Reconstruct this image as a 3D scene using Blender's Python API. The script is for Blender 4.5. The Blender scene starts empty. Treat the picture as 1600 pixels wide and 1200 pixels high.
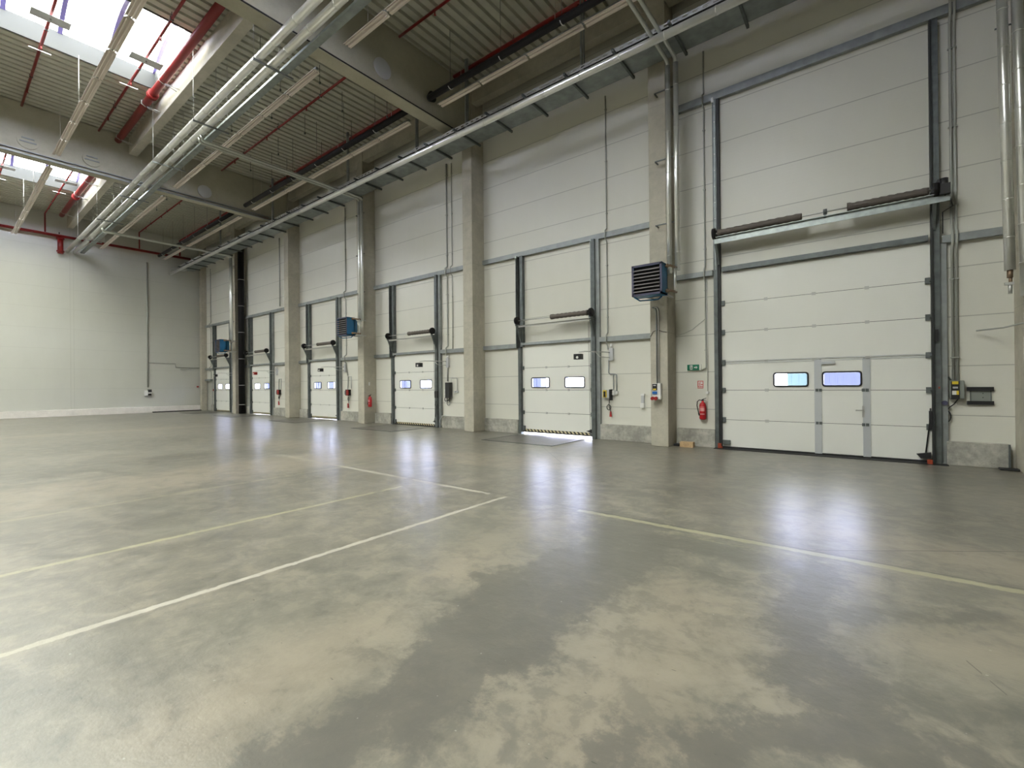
import bpy, math, random
from mathutils import Vector, Matrix

random.seed(7)
SC = bpy.context.scene
COL = SC.collection
PI = math.pi

# ------------------------------------------------------------------ camera
YAW, PITCH, ROLL = math.radians(38.1217), math.radians(0.0921), math.radians(-0.543)
_F = Vector((-math.sin(YAW) * math.cos(PITCH), math.cos(YAW) * math.cos(PITCH), math.sin(PITCH)))
_R0 = Vector((math.cos(YAW), math.sin(YAW), 0))
_U0 = _R0.cross(_F)
_R = math.cos(ROLL) * _R0 + math.sin(ROLL) * _U0
_U = math.cos(ROLL) * _U0 - math.sin(ROLL) * _R0
cam_data = bpy.data.cameras.new('camera')
cam_data.sensor_width = 36
cam_data.lens = 714.24 / 1600 * 36
cam_data.clip_end = 500
cam = bpy.data.objects.new('camera', cam_data)
COL.objects.link(cam)
cam.matrix_world = Matrix(((_R.x, _U.x, -_F.x, 0), (_R.y, _U.y, -_F.y, 0), (_R.z, _U.z, -_F.z, 1.5), (0, 0, 0, 1)))
SC.camera = cam

# ------------------------------------------------------------------ world and exposure
W = bpy.data.worlds.new('overcast_sky')
SC.world = W
W.use_nodes = True
_bg = W.node_tree.nodes['Background']
_wn = W.node_tree
_tc = _wn.nodes.new('ShaderNodeTexCoord')
_sx = _wn.nodes.new('ShaderNodeSeparateXYZ')
_wn.links.new(_tc.outputs['Generated'], _sx.inputs[0])
_mr = _wn.nodes.new('ShaderNodeMapRange')          # bluish low sky, creamy white overhead
_mr.inputs['From Min'].default_value = 0.16
_mr.inputs['From Max'].default_value = 0.42
_wn.links.new(_sx.outputs[2], _mr.inputs['Value'])
_cm = _wn.nodes.new('ShaderNodeMix')
_cm.data_type = 'RGBA'
_cm.inputs[6].default_value = (1.25, 1.32, 1.80, 1)
_cm.inputs[7].default_value = (1.0, 1.0, 0.895, 1)
_wn.links.new(_mr.outputs['Result'], _cm.inputs[0])
_wn.links.new(_cm.outputs[2], _bg.inputs['Color'])
_bg.inputs['Strength'].default_value = 9.5
SC.view_settings.view_transform = 'Standard'
SC.view_settings.look = 'None'
SC.view_settings.gamma = 1
SC.view_settings.use_curve_mapping = False
SC.view_settings.exposure = 1.27
SC.cycles.max_bounces = 10
SC.cycles.diffuse_bounces = 6
SC.cycles.glossy_bounces = 4
SC.cycles.transmission_bounces = 4
SC.cycles.transparent_max_bounces = 12
SC.cycles.use_denoising = True
SC.cycles.sample_clamp_indirect = 6
SC.cycles.caustics_reflective = False
SC.cycles.caustics_refractive = False

DECK = 11.05
SKY = [(-30.2, -26.6), (-17.9, -14.3), (-5.7, -2.1)]
SKY_Y = (-8.5, 4.48)
for i, (a, b) in enumerate(SKY):       # light portals: they only guide sampling of the sky
    ld = bpy.data.lights.new('skylight_portal', 'AREA')
    ld.shape = 'RECTANGLE'
    ld.size = b - a
    ld.size_y = SKY_Y[1] - SKY_Y[0]
    ld.cycles.is_portal = True
    lo = bpy.data.objects.new('skylight_portal', ld)
    lo.location = ((a + b) / 2, sum(SKY_Y) / 2, DECK + 1.6)
    COL.objects.link(lo)

# ------------------------------------------------------------------ materials
MATS = {}


def new_mat(name):
    m = bpy.data.materials.new(name)
    m.use_nodes = True
    MATS[name] = m
    nt = m.node_tree
    return m, nt, nt.nodes['Principled BSDF']


def plain(name, col, rough=0.5, metal=0.0, spec=0.5, bump=0.0, bscale=30, var=0.0, vscale=3.0):
    m, nt, p = new_mat(name)
    p.inputs['Base Color'].default_value = (*col, 1)
    p.inputs['Roughness'].default_value = rough
    p.inputs['Metallic'].default_value = metal
    p.inputs['Specular IOR Level'].default_value = spec
    tc = nt.nodes.new('ShaderNodeTexCoord')
    if var:
        n = nt.nodes.new('ShaderNodeTexNoise')
        n.inputs['Scale'].default_value = vscale
        n.inputs['Detail'].default_value = 6
        nt.links.new(tc.outputs['Object'], n.inputs['Vector'])
        r = nt.nodes.new('ShaderNodeMapRange')
        r.inputs['From Min'].default_value = 0.3
        r.inputs['From Max'].default_value = 0.7
        r.inputs['To Min'].default_value = 1 - var
        r.inputs['To Max'].default_value = 1 + var
        nt.links.new(n.outputs['Fac'], r.inputs['Value'])
        mx = nt.nodes.new('ShaderNodeVectorMath')
        mx.operation = 'SCALE'
        mx.inputs[0].default_value = col
        nt.links.new(r.outputs['Result'], mx.inputs['Scale'])
        nt.links.new(mx.outputs['Vector'], p.inputs['Base Color'])
    if bump:
        n = nt.nodes.new('ShaderNodeTexNoise')
        n.inputs['Scale'].default_value = bscale
        n.inputs['Detail'].default_value = 4
        nt.links.new(tc.outputs['Object'], n.inputs['Vector'])
        b = nt.nodes.new('ShaderNodeBump')
        b.inputs['Strength'].default_value = bump
        b.inputs['Distance'].default_value = 0.02
        nt.links.new(n.outputs['Fac'], b.inputs['Height'])
        nt.links.new(b.outputs['Normal'], p.inputs['Normal'])
    return m


class N:
    """tiny node-expression helper"""
    def __init__(s, nt, sock):
        s.nt, s.s = nt, sock

    def _op(s, op, *o, clamp=False):
        n = s.nt.nodes.new('ShaderNodeMath')
        n.operation = op
        n.use_clamp = clamp
        for i, v in enumerate((s,) + o):
            if isinstance(v, N):
                s.nt.links.new(v.s, n.inputs[i])
            else:
                n.inputs[i].default_value = v
        return N(s.nt, n.outputs[0])

    def __add__(s, o): return s._op('ADD', o)
    def __sub__(s, o): return s._op('SUBTRACT', o)
    def __mul__(s, o): return s._op('MULTIPLY', o)
    def __truediv__(s, o): return s._op('DIVIDE', o)
    def abs(s): return s._op('ABSOLUTE')
    def frac(s): return s._op('FRACT')
    def floor(s): return s._op('FLOOR')
    def lt(s, o): return s._op('LESS_THAN', o)
    def gt(s, o): return s._op('GREATER_THAN', o)
    def mx(s, o): return s._op('MAXIMUM', o)
    def mn(s, o): return s._op('MINIMUM', o)
    def pow(s, o): return s._op('POWER', o)
    def clamp(s): return s._op('ADD', 0.0, clamp=True)

    def step(s, a, b):           # smoothstep from a to b
        n = s.nt.nodes.new('ShaderNodeMapRange')
        n.interpolation_type = 'SMOOTHSTEP'
        s.nt.links.new(s.s, n.inputs['Value'])
        n.inputs['From Min'].default_value = a
        n.inputs['From Max'].default_value = b
        return N(s.nt, n.outputs['Result'])


def pos_nodes(nt, kind='Object'):
    tc = nt.nodes.new('ShaderNodeTexCoord')
    sp = nt.nodes.new('ShaderNodeSeparateXYZ')
    nt.links.new(tc.outputs[kind], sp.inputs[0])
    return tc, N(nt, sp.outputs[0]), N(nt, sp.outputs[1]), N(nt, sp.outputs[2])


def noise(nt, tc, scale, detail=5, rough=0.55, stretch=(1, 1, 1), offset=(0, 0, 0), dist=0.0):
    mp = nt.nodes.new('ShaderNodeMapping')
    mp.inputs['Scale'].default_value = stretch
    mp.inputs['Location'].default_value = offset
    nt.links.new(tc.outputs['Object'], mp.inputs['Vector'])
    n = nt.nodes.new('ShaderNodeTexNoise')
    n.inputs['Scale'].default_value = scale
    n.inputs['Detail'].default_value = detail
    n.inputs['Roughness'].default_value = rough
    n.inputs['Distortion'].default_value = dist
    nt.links.new(mp.outputs['Vector'], n.inputs['Vector'])
    return N(nt, n.outputs['Fac'])


def mixc(nt, fac, a, b):
    n = nt.nodes.new('ShaderNodeMix')
    n.data_type = 'RGBA'
    for v, k in ((fac, 0), (a, 6), (b, 7)):
        if isinstance(v, N):
            nt.links.new(v.s, n.inputs[k])
        elif isinstance(v, (int, float)):
            n.inputs[k].default_value = v
        elif isinstance(v, tuple):
            n.inputs[k].default_value = (*v, 1)
        else:
            nt.links.new(v, n.inputs[k])
    return n.outputs[2]


def bump(nt, p, h, strength=0.3, dist=0.01):
    b = nt.nodes.new('ShaderNodeBump')
    b.inputs['Strength'].default_value = strength
    b.inputs['Distance'].default_value = dist
    nt.links.new(h.s, b.inputs['Height'])
    nt.links.new(b.outputs['Normal'], p.inputs['Normal'])


# sandwich wall panels: object space = world space for the walls
def panel_mat(name, col, pitch, phase, micro=0.075, axis='z', vjoint=None, smudge=0.06, seamk=0.42):
    m, nt, p = new_mat(name)
    tc, x, y, z = pos_nodes(nt)
    g = ((z - phase) / pitch).frac()
    seam = (g - 0.5).abs().gt(0.5 - 0.009 / pitch)
    if vjoint is not None:
        seam = seam.mx(((y - vjoint).abs() - 0.07).abs().lt(0.012))
    mic = (((z / micro).frac() - 0.5).abs()).step(0.40, 0.5)
    n1 = noise(nt, tc, 0.8, 5)
    n2 = noise(nt, tc, 3.0, 6, stretch=(1, 1, 0.25))
    shade = (n1 * smudge + n2 * smudge + (1 - smudge * 1.1)).clamp() if False else n1 * smudge + n2 * smudge + (1 - smudge)
    c = nt.nodes.new('ShaderNodeVectorMath')
    c.operation = 'SCALE'
    c.inputs[0].default_value = col
    nt.links.new(shade.s, c.inputs['Scale'])
    out = mixc(nt, seam * seamk, c.outputs['Vector'], (0.12, 0.12, 0.11))
    nt.links.new(out, p.inputs['Base Color'])
    p.inputs['Roughness'].default_value = 0.38
    p.inputs['Specular IOR Level'].default_value = 0.35
    h = (mic * -0.25) - seam
    bump(nt, p, h, 0.35, 0.006)
    return m


panel_mat('wall_panel', (0.68, 0.67, 0.605), 0.88, 0.0)
panel_mat('wall_panel_grey', (0.55, 0.55, 0.50), 1.1, 0.4, vjoint=4.9, seamk=0.13)
panel_mat('door_skin', (0.80, 0.80, 0.755), 50.0, 25.0, micro=0.095, smudge=0.03, seamk=0.0)


def concrete(name, col, dark, scale=1.2, rough=0.8, formwork=None):
    m, nt, p = new_mat(name)
    tc, x, y, z = pos_nodes(nt)
    a = noise(nt, tc, scale, 6, 0.6)
    b = noise(nt, tc, scale * 6, 6, 0.65, offset=(3, 1, 7))
    c1 = mixc(nt, (a * 0.6 + b * 0.4).step(0.36, 0.66), dark, col)
    pits = noise(nt, tc, 45, 2, 0.5).step(0.68, 0.72)
    c2 = mixc(nt, pits * 0.5, c1, (dark[0] * .6, dark[1] * .6, dark[2] * .6))
    if formwork:
        ln = ((z / formwork).frac() - 0.5).abs().gt(0.5 - 0.006 / formwork)
        c2 = mixc(nt, ln * 0.35, c2, (dark[0] * .6, dark[1] * .6, dark[2] * .6))
    nt.links.new(c2, p.inputs['Base Color'])
    p.inputs['Roughness'].default_value = rough
    p.inputs['Specular IOR Level'].default_value = 0.25
    bump(nt, p, b, 0.25, 0.006)
    return m


concrete('column_concrete', (0.53, 0.50, 0.415), (0.42, 0.395, 0.33), 1.1, formwork=1.35)
concrete('beam_concrete', (0.47, 0.45, 0.36), (0.40, 0.38, 0.30), 0.6)
concrete('plinth_concrete', (0.55, 0.53, 0.475), (0.28, 0.275, 0.245), 1.6)
concrete('white_plinth', (0.80, 0.76, 0.72), (0.68, 0.65, 0.61), 1.2)
concrete('outside_concrete', (0.55, 0.55, 0.56), (0.45, 0.45, 0.46), 0.4)


def floor_mat():
    m, nt, p = new_mat('floor_concrete')
    tc, x, y, z = pos_nodes(nt)
    big = noise(nt, tc, 0.33, 6, 0.6, dist=0.6)
    mid = noise(nt, tc, 1.5, 8, 0.68, offset=(5, 2, 0), dist=0.4)
    fine = noise(nt, tc, 9.0, 7, 0.7, offset=(1, 9, 0))
    grit = noise(nt, tc, 60.0, 3, 0.6)
    streak = noise(nt, tc, 1.2, 5, 0.6, stretch=(0.35, 1.6, 1), offset=(2, 7, 0))
    warp1 = noise(nt, tc, 1.1, 7, 0.72, offset=(11, 4, 0)) - 0.5
    warp2 = noise(nt, tc, 1.1, 7, 0.72, offset=(2, 14, 0)) - 0.5
    xw = x + warp1 * 1.5
    yw = y + warp2 * 1.5

    def blob(cx, cy, rx, ry, ang):
        c, s = math.cos(ang), math.sin(ang)
        u = ((xw - cx) * c + (yw - cy) * s) / rx
        v = ((yw - cy) * c - (xw - cx) * s) / ry
        return (u * u + v * v)._op('SQRT') * -1 + 1.0
    w3 = noise(nt, tc, 7.0, 7, 0.75, offset=(31, 4, 0)) - 0.5
    w4 = noise(nt, tc, 7.0, 7, 0.75, offset=(2, 44, 0)) - 0.5
    xw = x + warp1 * 1.0 + w3 * 0.55
    yw = y + warp2 * 1.0 + w4 * 0.55

    def capsule(ax, ay, bx, by, r):
        L2 = max((bx - ax) ** 2 + (by - ay) ** 2, 1e-6)
        px, py = xw - ax, yw - ay
        h = ((px * (bx - ax) + py * (by - ay)) / L2).clamp()
        u = px - h * (bx - ax)
        v = py - h * (by - ay)
        return (u * u + v * v)._op('SQRT') * -1 + r

    def field(caps):
        f = None
        for q in caps:
            c_ = capsule(*q)
            f = c_ if f is None else f.mx(c_)
        return f
    # worn dark traffic patches, positions in metres on the slab
    dark = field([(-1.95, 4.45, -1.70, 3.8, .42), (-1.70, 3.8, -1.95, 2.6, .42), (-1.95, 2.6, -1.72, 1.7, .36), (-1.72, 1.7, -1.75, .6, .22), (-1.9, 4.4, -.3, 4.28, .17),
                  (-.3, 4.2, -.42, 3.2, .17), (-.42, 3.2, -.02, 2.4, .20), (-.1, 3.7, .6, 4.3, .10), (-.2, 2.3, -.5, 1.9, .15), (.25, 2.6, .5, 2.4, .12), (-.85, 1.75, -.6, 1.35, .10)]).step(-0.05, 0.07)
    soft = field([(-17.0, -1.0, -15.5, 4.2, 1.6), (-12.3, -1.0, -11.5, 4.0, 0.9), (-26.0, 1.0, -30.0, 9.0, 1.5), (-2.0, 8.3, .8, 9.4, .8), (.4, 6.6, 1.6, 7.6, .35), (-3.2, 6.6, -2.0, 6.4, .35), (-13.0, 9.4, -22, 9.6, .8), (-6.6, -1.0, -6.6, 3.0, .45)]).step(-0.5, 0.5)
    light = field([(-21.6, -4.0, -20.6, 6.5, 0.5), (-9.2, -1.0, -9.0, 6.5, 0.9), (-3.0, 4.2, -2.6, 2.5, .25), (-2.5, 1.6, -2.3, .7, .2), (-1.0, 3.2, -.95, 1.7, .32), (-.6, 2.6, -.95, 2.1, .15), (.3, 3.6, .7, 3.9, .25), (-7.5, 6.5, -4.5, 7.5, .6), (-13.8, 5.6, -9.0, 6.0, .5), (-.4, 5.6, 1.6, 5.2, .3)]).step(-0.35, 0.25)  # beige bands; the nearer long one also paints in a brighter skylight pool
    m3 = noise(nt, tc, 3.6, 8, 0.72, offset=(15, 2, 0), dist=0.5)
    tone = big * 0.18 + mid * 0.30 + m3 * 0.34 + fine * 0.18
    t = (tone + light * 0.012 - soft * 0.06 - (grit - 0.5) * 0.04 - 0.28) / 0.42
    c = mixc(nt, t.clamp(), (0.075, 0.074, 0.062), (0.262, 0.242, 0.196))
    c = mixc(nt, light * 0.46, c, (0.305, 0.262, 0.198))
    c = mixc(nt, (m3 * 0.5 + fine * 0.3 + mid * 0.2).step(0.50, 0.56) * 0.38, c, (0.275, 0.247, 0.192))
    c = mixc(nt, (m3 * 0.5 + fine * 0.3 + big * 0.2).step(0.50, 0.44) * 0.38, c, (0.105, 0.104, 0.090))
    keep = (m3 * 0.6 + fine * 0.4).step(0.56, 0.66) * -0.6 + 1.0
    c = mixc(nt, dark * keep * 0.78, c, (0.112, 0.107, 0.092))
    # greenish cast in places
    c = mixc(nt, noise(nt, tc, 0.5, 4, offset=(20, 3, 0)).step(0.5, 0.7) * 0.30, c, (0.155, 0.158, 0.128))
    # scars and specks
    sp = noise(nt, tc, 26, 2, 0.5, stretch=(0.5, 1.6, 1)).step(0.745, 0.77)
    c = mixc(nt, sp * 0.7, c, (0.06, 0.058, 0.05))
    wsp = noise(nt, tc, 34, 1, 0.5, offset=(9, 9, 0)).step(0.79, 0.80)
    c = mixc(nt, wsp * 0.5, c, (0.45, 0.44, 0.40))
    # painted lines, worn
    wear = noise(nt, tc, 5.0, 8, 0.75, offset=(7, 7, 0))
    wear2 = noise(nt, tc, 0.9, 3, 0.5, offset=(4, 1, 0))
    edge = (noise(nt, tc, 6, 7, 0.75, offset=(1, 1, 5)) - 0.5) * 0.10

    def line(coord, at, half, other, lo, hi, th):
        a = ((coord + edge - at).abs()).lt(half)
        b = other.gt(lo) * other.lt(hi)
        return a * b * (wear * 0.6 + wear2 * 0.4).step(th, th + 0.06)
    white = line(x, -3.87, 0.030, y, -12.0, 4.77, 0.36)
    white = white.mx(line(y, 4.76, 0.036, x, -10.4, -4.15, 0.42))
    white = white.mx(line(y, 4.70, 0.045, x, -22.6, -17.6, 0.46))
    white = white.mx(line(x, -7.0, 0.03, y, 3.6, 4.3, 0.46))
    white = white.mx(line(x, -4.5, 0.03, y, 8.6, 10.9, 0.50) * 0.6)
    yel = line(x, -5.52, 0.034, y, -12.0, 4.35, 0.38)
    yel = yel.mx(line(x, -7.76, 0.045, y, -10.0, 5.6, 0.42) * 0.55)
    yel = yel.mx(line(x, -6.3, 0.05, y, 5.4, 9.3, 0.46) * 0.35)
    yel = yel.mx(line(y, 4.76, 0.042, x, -2.75, 0.86, 0.33))
    yel = yel.mx(line(y, 4.60, 0.05, x, -2.75, -0.3, 0.5) * 0.4)
    c = mixc(nt, white * 0.62, c, (0.47, 0.44, 0.37))
    c = mixc(nt, yel * 0.58, c, (0.40, 0.38, 0.23))
    # saw cuts and a crack in the slab
    w = (noise(nt, tc, 1.4, 4) - 0.5) * 0.06
    j = ((x + w - (-3.99)).abs()).lt(0.009) * y.gt(4.9)
    j = j.mx(((y - 4.83).abs()).lt(0.008) * x.gt(-6.2))
    j = j.mx(((x * 0.72 - y + w + 5.146).abs()).lt(0.010) * x.gt(-0.4))
    j = j.mx(((x * 1.05 + y + w - 2.55).abs()).lt(0.011) * x.gt(-6.4) * x.lt(-4.6) * y.gt(7.0) * 1.0)
    j = j.mx(((x + 10.1).abs()).lt(0.01) * y.gt(5.0) * 0.7)
    c = mixc(nt, j * 0.7, c, (0.05, 0.048, 0.04))
    # two short black tyre scuffs
    sc = (((y - 3.41) + (x - 0.394) * 2.35).abs().lt(0.010)) * x.gt(0.39) * x.lt(0.435)
    sc = sc.mx((((y - 3.25) + (x - 0.46) * 2.35).abs().lt(0.008)) * x.gt(0.455) * x.lt(0.498))
    c = mixc(nt, sc * 0.7, c, (0.05, 0.045, 0.04))
    nt.links.new(c, p.inputs['Base Color'])
    r = (mid * 0.20 + fine * 0.20 + 0.10 - dark * 0.02).mx(0.285) + white * 0.2
    nt.links.new(r.s, p.inputs['Roughness'])
    p.inputs['Specular IOR Level'].default_value = 0.75
    wav = noise(nt, tc, 2.2, 5, 0.6, stretch=(0.8, 1.6, 1), offset=(3, 3, 0))
    bump(nt, p, wav * 0.6 + fine * 0.35 + m3 * 0.3 + grit * 0.04 - j * 0.5, 0.13, 0.05)
    return m


floor_mat()

plain('galvanised', (0.34, 0.375, 0.365), 0.45, 0.75, var=0.18, vscale=9)
plain('galvanised_dark', (0.135, 0.15, 0.15), 0.5, 0.6, var=0.2, vscale=7)
plain('track_black', (0.03, 0.032, 0.033), 0.55, 0.3)
plain('rail_grey', (0.30, 0.32, 0.32), 0.5, 0.45, var=0.15, vscale=5)
plain('jacket', (0.80, 0.80, 0.76), 0.31, 0.72, bump=0.10, bscale=9, var=0.05)
plain('branch_jacket', (0.52, 0.53, 0.49), 0.38, 0.6, bump=0.2, bscale=20)
plain('red_pipe', (0.20, 0.010, 0.009), 0.38, 0.0)
plain('black_pipe', (0.010, 0.009, 0.010), 0.55, 0.0, 0.25)
plain('deck_paint', (0.50, 0.50, 0.425), 0.5, 0.0, var=0.05)
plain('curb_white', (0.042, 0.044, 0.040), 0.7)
plain('bar_violet', (0.12, 0.10, 0.22), 0.5)
plain('batten_white', (0.74, 0.67, 0.62), 0.4)
plain('tube_white', (0.88, 0.80, 0.74), 0.4)
plain('rubber', (0.014, 0.014, 0.015), 0.7)
plain('spring_dark', (0.14, 0.12, 0.105), 0.6, 0.3, bump=0.6, bscale=60)
plain('alu', (0.56, 0.58, 0.60), 0.4, 0.3)
plain('heater_blue', (0.015, 0.15, 0.33), 0.4)
plain('heater_navy', (0.06, 0.06, 0.11), 0.45)
plain('louver', (0.24, 0.22, 0.23), 0.45, 0.3)
plain('dark_inside', (0.012, 0.012, 0.014), 0.8)
plain('steel_light', (0.55, 0.55, 0.53), 0.4, 0.5)
plain('brass', (0.27, 0.19, 0.13), 0.4, 0.7)
plain('white_plastic', (0.75, 0.75, 0.73), 0.4)
plain('black_plastic', (0.02, 0.02, 0.022), 0.4)
plain('yellow_plastic', (0.75, 0.55, 0.04), 0.4)
plain('blue_plastic', (0.02, 0.13, 0.42), 0.4)
plain('red_plastic', (0.34, 0.02, 0.018), 0.4)
plain('orange_rubber', (0.36, 0.055, 0.02), 0.6)
plain('extinguisher_red', (0.50, 0.012, 0.02), 0.3)
plain('label_pink', (0.70, 0.33, 0.33), 0.5)
plain('sign_green', (0.0, 0.16, 0.085), 0.4)
plain('sign_red', (0.62, 0.10, 0.09), 0.4)
plain('conduit_grey', (0.42, 0.43, 0.40), 0.5, 0.1)
plain('box_timber', (0.52, 0.36, 0.20), 0.7, var=0.12, vscale=20)
plain('print_brown', (0.30, 0.17, 0.09), 0.7)
plain('tray_blue_grey', (0.28, 0.31, 0.30), 0.5, 0.5, var=0.2, vscale=4)
plain('vent_grey', (0.27, 0.29, 0.27), 0.5, 0.2)
plain('leveller_steel', (0.115, 0.108, 0.092), 0.38, 0.1, bump=0.2, bscale=30, var=0.2, vscale=5)
plain('door_leaf_grey', (0.40, 0.40, 0.36), 0.5)
plain('plate_grey', (0.50, 0.51, 0.53), 0.5)


def striped(name):
    m, nt, p = new_mat(name)
    tc, x, y, z = pos_nodes(nt)
    s = ((x + z * 0.9) / 0.125).frac().lt(0.5)
    nt.links.new(mixc(nt, s, (0.02, 0.02, 0.02), (0.62, 0.55, 0.34)), p.inputs['Base Color'])
    p.inputs['Roughness'].default_value = 0.6


striped('hazard_stripe')


def glass(name, tint, gloss=0.06, haze=0.0, hazecol=(0.8, 0.8, 0.9)):
    m = bpy.data.materials.new(name)
    m.use_nodes = True
    MATS[name] = m
    nt = m.node_tree
    nt.nodes.remove(nt.nodes['Principled BSDF'])
    t = nt.nodes.new('ShaderNodeBsdfTransparent')
    t.inputs[0].default_value = (*tint, 1)
    g = nt.nodes.new('ShaderNodeBsdfGlossy')
    g.inputs['Roughness'].default_value = 0.05
    mx = nt.nodes.new('ShaderNodeMixShader')
    mx.inputs[0].default_value = gloss
    nt.links.new(t.outputs[0], mx.inputs[1])
    nt.links.new(g.outputs[0], mx.inputs[2])
    out = mx.outputs[0]
    if haze:
        tr = nt.nodes.new('ShaderNodeBsdfTranslucent')
        tr.inputs[0].default_value = (*hazecol, 1)
        m2 = nt.nodes.new('ShaderNodeMixShader')
        m2.inputs[0].default_value = haze
        nt.links.new(out, m2.inputs[1])
        nt.links.new(tr.outputs[0], m2.inputs[2])
        out = m2.outputs[0]
    nt.links.new(out, nt.nodes['Material Output'].inputs[0])


glass('skylight_glazing', (0.95, 0.97, 0.97), 0.03, 0.25, (0.85, 0.87, 0.86))
glass('vision_clear', (0.90, 0.92, 1.0), 0.05)
plain('backdrop_blue', (0.021, 0.027, 0.062), 0.6)
plain('backdrop_teal_paint', (0.030, 0.060, 0.066), 0.6)


# ------------------------------------------------------------------ mesh builder
class MB:
    def __init__(s):
        s.v, s.f, s.sm, s.mi, s.cur = [], [], [], [], 0

    def mat(s, i):
        s.cur = i
        return s

    def face(s, idx, smooth=False):
        s.f.append(tuple(idx)); s.sm.append(smooth); s.mi.append(s.cur)

    def box(s, x0, x1, y0, y1, z0, z1):
        x0, x1 = sorted((x0, x1)); y0, y1 = sorted((y0, y1)); z0, z1 = sorted((z0, z1))
        b = len(s.v)
        s.v += [(x0, y0, z0), (x1, y0, z0), (x1, y1, z0), (x0, y1, z0), (x0, y0, z1), (x1, y0, z1), (x1, y1, z1), (x0, y1, z1)]
        for q in ((0, 3, 2, 1), (4, 5, 6, 7), (0, 1, 5, 4), (1, 2, 6, 5), (2, 3, 7, 6), (3, 0, 4, 7)):
            s.face([b + i for i in q])
        return s

    def hexa(s, pts):            # 8 arbitrary corners, same order as box
        b = len(s.v)
        s.v += [tuple(p) for p in pts]
        for q in ((0, 3, 2, 1), (4, 5, 6, 7), (0, 1, 5, 4), (1, 2, 6, 5), (2, 3, 7, 6), (3, 0, 4, 7)):
            s.face([b + i for i in q])
        return s

    def prism(s, poly, axis, a, b):
        """poly: 2D points (in the two other axes, cyclic order), swept along axis from a to b"""
        def P(p, t):
            return {'x': (t, p[0], p[1]), 'y': (p[0], t, p[1]), 'z': (p[0], p[1], t)}[axis]
        n = len(poly); k = len(s.v)
        s.v += [P(p, a) for p in poly] + [P(p, b) for p in poly]
        s.face(range(k, k + n)); s.face(reversed(range(k + n, k + 2 * n)))
        for i in range(n):
            j = (i + 1) % n
            s.face((k + i, k + n + i, k + n + j, k + j))
        return s

    def tube(s, path, r, n=10, caps=True, rings=None):
        path = [Vector(p) for p in path]
        rs = r if isinstance(r, (list, tuple)) else [r] * len(path)
        k0 = len(s.v)
        up = Vector((0, 0, 1))
        d0 = (path[1] - path[0]).normalized()
        if abs(d0.dot(up)) > 0.95:
            up = Vector((1, 0, 0))
        side = d0.cross(up).normalized()
        prev = d0
        for i, p in enumerate(path):
            if i == 0: d = path[1] - path[0]
            elif i == len(path) - 1: d = path[-1] - path[-2]
            else: d = (path[i] - path[i - 1]).normalized() + (path[i + 1] - path[i]).normalized()
            d = d.normalized() if d.length > 1e-9 else prev
            side = (side - d * side.dot(d))
            side = side.normalized() if side.length > 1e-6 else d.orthogonal().normalized()
            u = d.cross(side).normalized()
            sc = 1.0
            if 0 < i < len(path) - 1:
                c = d.dot((path[i] - path[i - 1]).normalized())
                sc = min(1.0 / max(c, 0.5), 1.6)
            for j in range(n):
                a = 2 * PI * j / n
                s.v.append(tuple(p + (side * math.cos(a) + u * math.sin(a)) * rs[i]))
            prev = d
        for i in range(len(path) - 1):
            for j in range(n):
                a, b = k0 + i * n + j, k0 + i * n + (j + 1) % n
                s.face((a, b, b + n, a + n), True)
        if caps:
            s.face(reversed(range(k0, k0 + n)))
            e = k0 + (len(path) - 1) * n
            s.face(range(e, e + n))
        return s

    def cyl(s, p0, p1, r, n=14):
        return s.tube([p0, p1], r, n)

    def build(s, name, mat, parent=None, bevel=0.0, **tags):
        me = bpy.data.meshes.new(name)
        o = bpy.data.objects.new(name, me)
        off = Vector((0, 0, 0))
        if parent is not None:
            o.parent = parent
            off = ORG.get(parent.name, off)
        ORG[o.name] = off
        me.from_pydata([tuple(Vector(p) - off) for p in s.v], [], s.f)
        for m in (mat if isinstance(mat, (list, tuple)) else [mat]):
            me.materials.append(MATS[m])
        me.polygons.foreach_set('use_smooth', s.sm)
        me.polygons.foreach_set('material_index', s.mi)
        me.update()
        COL.objects.link(o)
        if bevel:
            b = o.modifiers.new('bevel', 'BEVEL')
            b.width = bevel; b.segments = 2; b.limit_method = 'ANGLE'
        for k, v in tags.items():
            o[k] = v
        return o


ORG = {}


def thing(name, loc, label, cat, group=None, kind=None):
    o = bpy.data.objects.new(name, None)
    o.empty_display_size = 0.2
    o.location = loc
    COL.objects.link(o)
    ORG[o.name] = Vector(loc)
    o['label'] = label
    o['category'] = cat
    if group: o['group'] = group
    if kind: o['kind'] = kind
    return o


def kids(o):
    return [c for c in bpy.data.objects if c.parent == o]


def copy_tree(o, shift=None, label=None, parent=None):
    c = o.copy()
    COL.objects.link(c)
    if parent is not None:
        c.parent = parent
    if shift is not None:
        c.location = Vector(o.location) + Vector(shift)
        ORG[c.name] = ORG[o.name] + Vector(shift)
    else:
        ORG[c.name] = ORG.get(parent.name) if parent is not None else ORG[o.name]
    if label: c['label'] = label
    for ch in kids(o):
        if ch is not c:
            copy_tree(ch, parent=c)
    return c


# ------------------------------------------------------------------ room shell
XB, XF, YL, D = -34.85, 14.3, -19.0, 11.3
DOORS = {1: (-32.8, -30.37), 2: (-27.52, -25.08), 3: (-21.10, -18.66), 4: (-14.69, -12.25), 5: (-8.42, -6.00)}
DH = 2.69
D6 = (-2.69, 0.87)
D6H = 4.02

fl = MB().box(XB - .3, XF + .3, YL - .3, D + .25, -0.3, 0.0).build('floor', 'floor_concrete', kind='structure')
MB().box(XB - 20, XF + 20, D + .25, D + 45, -0.35, -0.02).build('ground', 'outside_concrete', kind='structure')

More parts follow.
